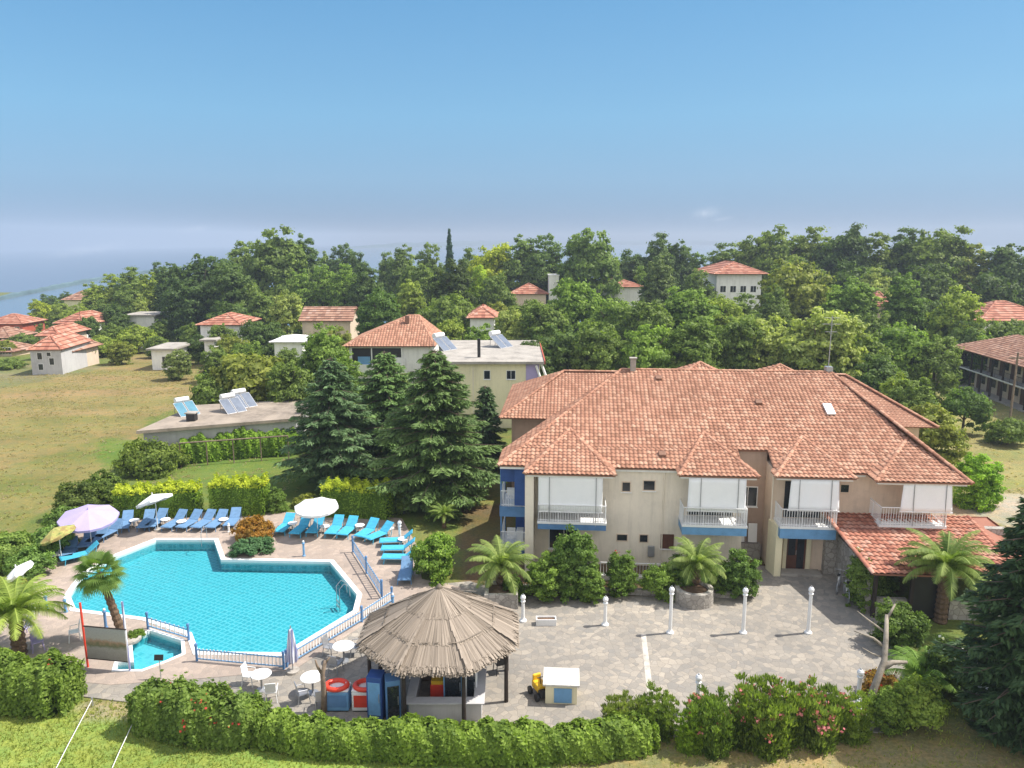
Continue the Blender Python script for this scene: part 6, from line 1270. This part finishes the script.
x, y = P(585, 607, .05); t = thing('toy_tractor', 'orange toy crate leaning behind the service box', 'toy', (x, y, .05)) if False else None
# billboard with photo of a rock garden
def mural():
    m, nt, o = newmat('printed_panel'); t = N(nt, 'ShaderNodeTexCoord'); co = t.outputs['Generated']; sp = N(nt, 'ShaderNodeSeparateXYZ'); nt.links.new(co, sp.inputs[0]); n1 = noise(nt, co, 6, 5, .6)
    h = mathn(nt, 'ADD', sp.outputs[2], mathn(nt, 'MULTIPLY', mathn(nt, 'SUBTRACT', n1, .5), .35)); c = ramp(nt, h, [(.0, (.24, .24, .22)), (.34, (.36, .36, .33)), (.45, (.14, .17, .08)), (.56, (.40, .27, .17)), (.66, (.44, .44, .40)), (1, (.40, .42, .42))])
    c = mixc(nt, mathn(nt, 'MULTIPLY', noise(nt, co, 25, 3), .5), c, (.1, .09, .07)); principled(nt, o, c, .5); return m
M['mural'] = mural()
dx = Vector((P(130, 671, .06)[0]-P(88, 667, .06)[0], P(130, 671, .06)[1]-P(88, 667, .06)[1])); x, y = P(88, 667, .06); rz = math.atan2(dx.y, dx.x)
t = thing('garden_billboard', 'printed panel with a rock garden picture hung between two poles by the paddling pool', 'billboard', (x, y, .06), rz); L = dx.length
m = MB(); m.box(.05, L-.05, -.02, .02, .45, 1.9); pn = m.build('panel', 'mural', t)
m = MB(); m.bar((0, 0, 1.9), (L, 0, 1.9), .03); m.bar((0, 0, .42), (L, 0, .42), .03); m.build('frame_bar', 'darkwood', t)
m = MB(); m.bar((0, 0, 0), (-.12, .1, 2.9), .045); m.build('pole', 'red', t); m = MB(); m.bar((L, 0, 0), (L-.12, .1, 3.1), .045); m.build('pole', 'stripe', t)
# blue sign on a stick by the paddling pool
x, y = P(161, 678, .06); t = thing('pool_sign', 'small dark sign plate on a stick by the paddling pool', 'sign', (x, y, .06)); m = MB(); m.bar((0, 0, 0), (0, 0, .95), .02); m.build('post', 'metal', t); m = MB(); m.cbox((0, -.03, .95), (.38, .03, .24), rx=-.3); m.build('plate', 'black', t, bevel=.01)
# round planting bed at the fan palm
x, y = P(124, 641, .06); t = thing('palm_bed', 'small kidney-shaped soil bed at the foot of the fan palm', 'planter', (x+.1, y+.05, .06)); m = MB(); m.lathe([(.0, .0), (.62, 0), (.62, .12), (.5, .14), (.48, .06), (0, .07)], 24); m.build('kerb', 'stonewall', t)
bush(134, 640, 16, .35, (.9, 1.1, .6), 'low green tuft in the fan palm bed', n=800)
# guy cables at the lower left
for (a_, za, b_, zb, lb) in (((92, 700), .3, (40, 800), .0, 'left pale guy cable crossing the front lawn'), ((138, 712), .3, (98, 800), .0, 'right pale guy cable crossing the front lawn')):
    p = P(*a_, za); q = P(*b_, zb); t = thing('guy_cable', lb, 'cable', (p[0], p[1], 0), 0, 'guy cables'); m = MB(); m.tube([(0, 0, za), ((q[0]-p[0])/2, (q[1]-p[1])/2, za*.47+.05), (q[0]-p[0], q[1]-p[1], zb)], .014, 6); m.build('wire', 'stucco_white', t); m = MB(); m.bar((0, 0, 0), (0, 0, za+.1), .035); m.build('stake', 'metal', t)
# bicycles by the porch
def bike(px, py, rz, label, lean=.2):
    x, y = P(px, py, .05); t = thing('bicycle', label, 'bicycle', (x, y, .05), rz, 'white bicycles at the porch')
    for k, wx in enumerate((-.52, .52)):
        vs = []; nn, mm = 24, 6
        for i in range(nn):
            for j in range(mm): A, B = i*2*math.pi/nn, j*2*math.pi/mm; rr = .33+.022*math.cos(B); vs.append((wx+rr*math.cos(A), .022*math.sin(B), .35+rr*math.sin(A)))
        m = MB(); m.add(vs, [(i*mm+j, ((i+1) % nn)*mm+j, ((i+1) % nn)*mm+(j+1) % mm, i*mm+(j+1) % mm) for i in range(nn) for j in range(mm)]); w_ = m.build('wheel', 'metal', t)
        m = MB(); [m.bar((wx, 0, .35), (wx+.32*math.cos(a), 0, .35+.32*math.sin(a)), .005, n=4) for a in np.arange(0, 6.28, .52)]; m.build('spokes', 'metal', w_)
    m = MB(); pt = dict(b=(-.05, 0, .32), s=(-.2, 0, .85), h=(.38, 0, .82), r=(-.52, 0, .35), f=(.52, 0, .35))
    for a, b in ('bs', 'bh', 'sh', 'br', 'sr', 'hf'): m.bar(pt[a], pt[b], .022, n=6)
    m.build('frame', 'white', t); m = MB(); m.cbox((-.22, 0, .93), (.26, .13, .06)); m.build('saddle', 'black', t, bevel=.02); m = MB(); m.bar((.38, 0, .8), (.34, 0, 1.0), .015); m.bar((.34, -.25, 1.0), (.34, .25, 1.0), .015); m.build('handlebar', 'metal', t)
bike(838, 590, R(60), 'white bicycle nearer the hotel entrance'); bike(846, 598, R(75), 'white bicycle leaning at the porch corner')
# cars parked in the shade on the right
def car(px, py, rz, mat, label):
    x, y = P(px, py); t = thing('parked_car', label, 'car', (x, y, 0), rz, 'cars half hidden behind the conifer'); body = [(-2.0, .3), (-2.05, .65), (-1.9, .85), (-1.3, .92), (-.75, 1.38), (.6, 1.4), (1.2, .95), (1.9, .8), (2.05, .6), (2.0, .3)]
    m = MB(); n = len(body); vs = [(a, -.8, b) for a, b in body]+[(a, .8, b) for a, b in body]; m.add(vs, [tuple(range(n)), tuple(range(n, 2*n))[::-1]]+[(i, (i+1) % n, n+(i+1) % n, n+i) for i in range(n)]); m.build('body', mat, t, bevel=.06)
    m = MB(); m.add([(-.7, -.81, 1.3), (.55, -.81, 1.32), (1.0, -.81, .97), (-1.1, -.81, .97)], [(0, 1, 2, 3)]); m.add([(-.7, .81, 1.3), (.55, .81, 1.32), (1.0, .81, .97), (-1.1, .81, .97)], [(0, 1, 2, 3)]); m.build('side_window', 'glass', t)
    m = MB(); m.add([(.65, -.7, 1.4), (.65, .7, 1.4), (1.2, .72, .98), (1.2, -.72, .98)], [(0, 1, 2, 3)]); m.build('windscreen', 'glass', t)
    for sx_ in (-1.25, 1.25):
        for sy in (-.82, .62): m = MB(); m.bar((sx_, sy, .32), (sx_, sy+.2, .32), .32, n=18); w_ = m.build('wheel', 'black', t); m = MB(); m.bar((sx_, sy-.01, .32), (sx_, sy+.21, .32), .17, n=12); m.build('rim', 'metal', w_)
    for sy in (-.55, .55): m = MB(); m.cbox((2.02, sy, .62), (.06, .3, .14)); m.build('headlight', 'lamp', t)
car(975, 690, R(100), 'white', 'white car under the dark conifer'); 
# grass
rng = np.random.default_rng(77); n = 60000; gx_ = rng.uniform(-24, 24, n*2); gy_ = rng.uniform(13, 27.5, n*2); a_, b_ = Qn(gx_, gy_, 0); keep = (b_ < 900) & (b_ > 700) & (a_ > -60) & (a_ < 1090) & ~pip(gx_, gy_, patio); dens = .5+.5*np.sin(gx_*1.1+np.sin(gy_*2)*2)*np.sin(gy_*1.7+np.sin(gx_)); keep &= rng.uniform(0, 1, n*2) < np.where(a_ < 590, .45+.55*dens, .12+.35*dens**2); gx_, gy_ = gx_[keep], gy_[keep]; n = len(gx_)
C = np.stack([gx_, gy_, np.zeros(n)], 1); aa = rng.uniform(0, 6.28, n); hh = rng.uniform(.04, .13, n); S_ = np.stack([np.cos(aa), np.sin(aa), 0*aa], 1)*rng.uniform(.012, .03, n)[:, None]; tp = C+np.stack([rng.normal(0, .04, n), rng.normal(0, .04, n), hh], 1)
go = quadmesh('grass', np.stack([C-S_, C+S_, tp+S_*.3, tp-S_*.3], 1), np.clip(rng.normal(.45, .25, n), 0, 1), 'blades'); go['kind'] = 'stuff'; go.color = (1, 1, .8, 1)
rng = np.random.default_rng(78); n = 50000; gx_ = rng.uniform(-95, 75, n); gy_ = 30+75*rng.uniform(0, 1, n)**.8; a_, b_ = Qn(gx_, gy_, 0)
fld = pip(a_, b_, [(-40, 378), (95, 372), (130, 352), (230, 358), (215, 395), (128, 432), (95, 475), (50, 500), (0, 545), (-40, 560)]) | pip(a_, b_, [(935, 400), (1060, 400), (1060, 500), (985, 490), (960, 450)]) | pip(a_, b_, [(150, 455), (330, 458), (300, 500), (140, 500)])
dens = .5+.5*np.sin(gx_*.31+2*np.sin(gy_*.17))*np.sin(gy_*.43+np.sin(gx_*.23)*2); keep = fld & (rng.uniform(0, 1, n) < .15+.85*dens**2); gx_, gy_ = gx_[keep], gy_[keep]; n = len(gx_); k = 5
gx_ = np.repeat(gx_, k)+rng.normal(0, .12, n*k); gy_ = np.repeat(gy_, k)+rng.normal(0, .12, n*k); tn_ = np.repeat(rng.uniform(0, 1, n), k); n *= k
C = np.stack([gx_, gy_, np.zeros(n)], 1); aa = rng.uniform(0, 6.28, n); S_ = np.stack([np.cos(aa), np.sin(aa), 0*aa], 1)*rng.uniform(.04, .09, n)[:, None]; tp = C+np.stack([rng.normal(0, .1, n), rng.normal(0, .1, n), rng.uniform(.02, .11, n)], 1)
M['weeds'] = leaf_mat('dry_weeds', (.30, .27, .13), (.46, .38, .22), .55); go = quadmesh('dry_grass', np.stack([C-S_, C+S_, tp+S_*.4, tp-S_*.4], 1), tn_, 'weeds'); go['kind'] = 'stuff'; go.color = (1, 1, 1, 1)
# ================================================================== AIR
hb = MB(); hb.box(-1500, 1500, -80, 5600, -13.5, 60)
hm_, nt, o = newmat('pale_air'); pv = N(nt, 'ShaderNodeVolumePrincipled'); pv.inputs['Color'].default_value = (.60, .69, .82, 1); pv.inputs['Density'].default_value = .0005; pv.inputs['Anisotropy'].default_value = .2; nt.links.new(pv.outputs[0], o.inputs['Volume'])
ho = hb.build('haze', hm_); ho['kind'] = 'stuff'
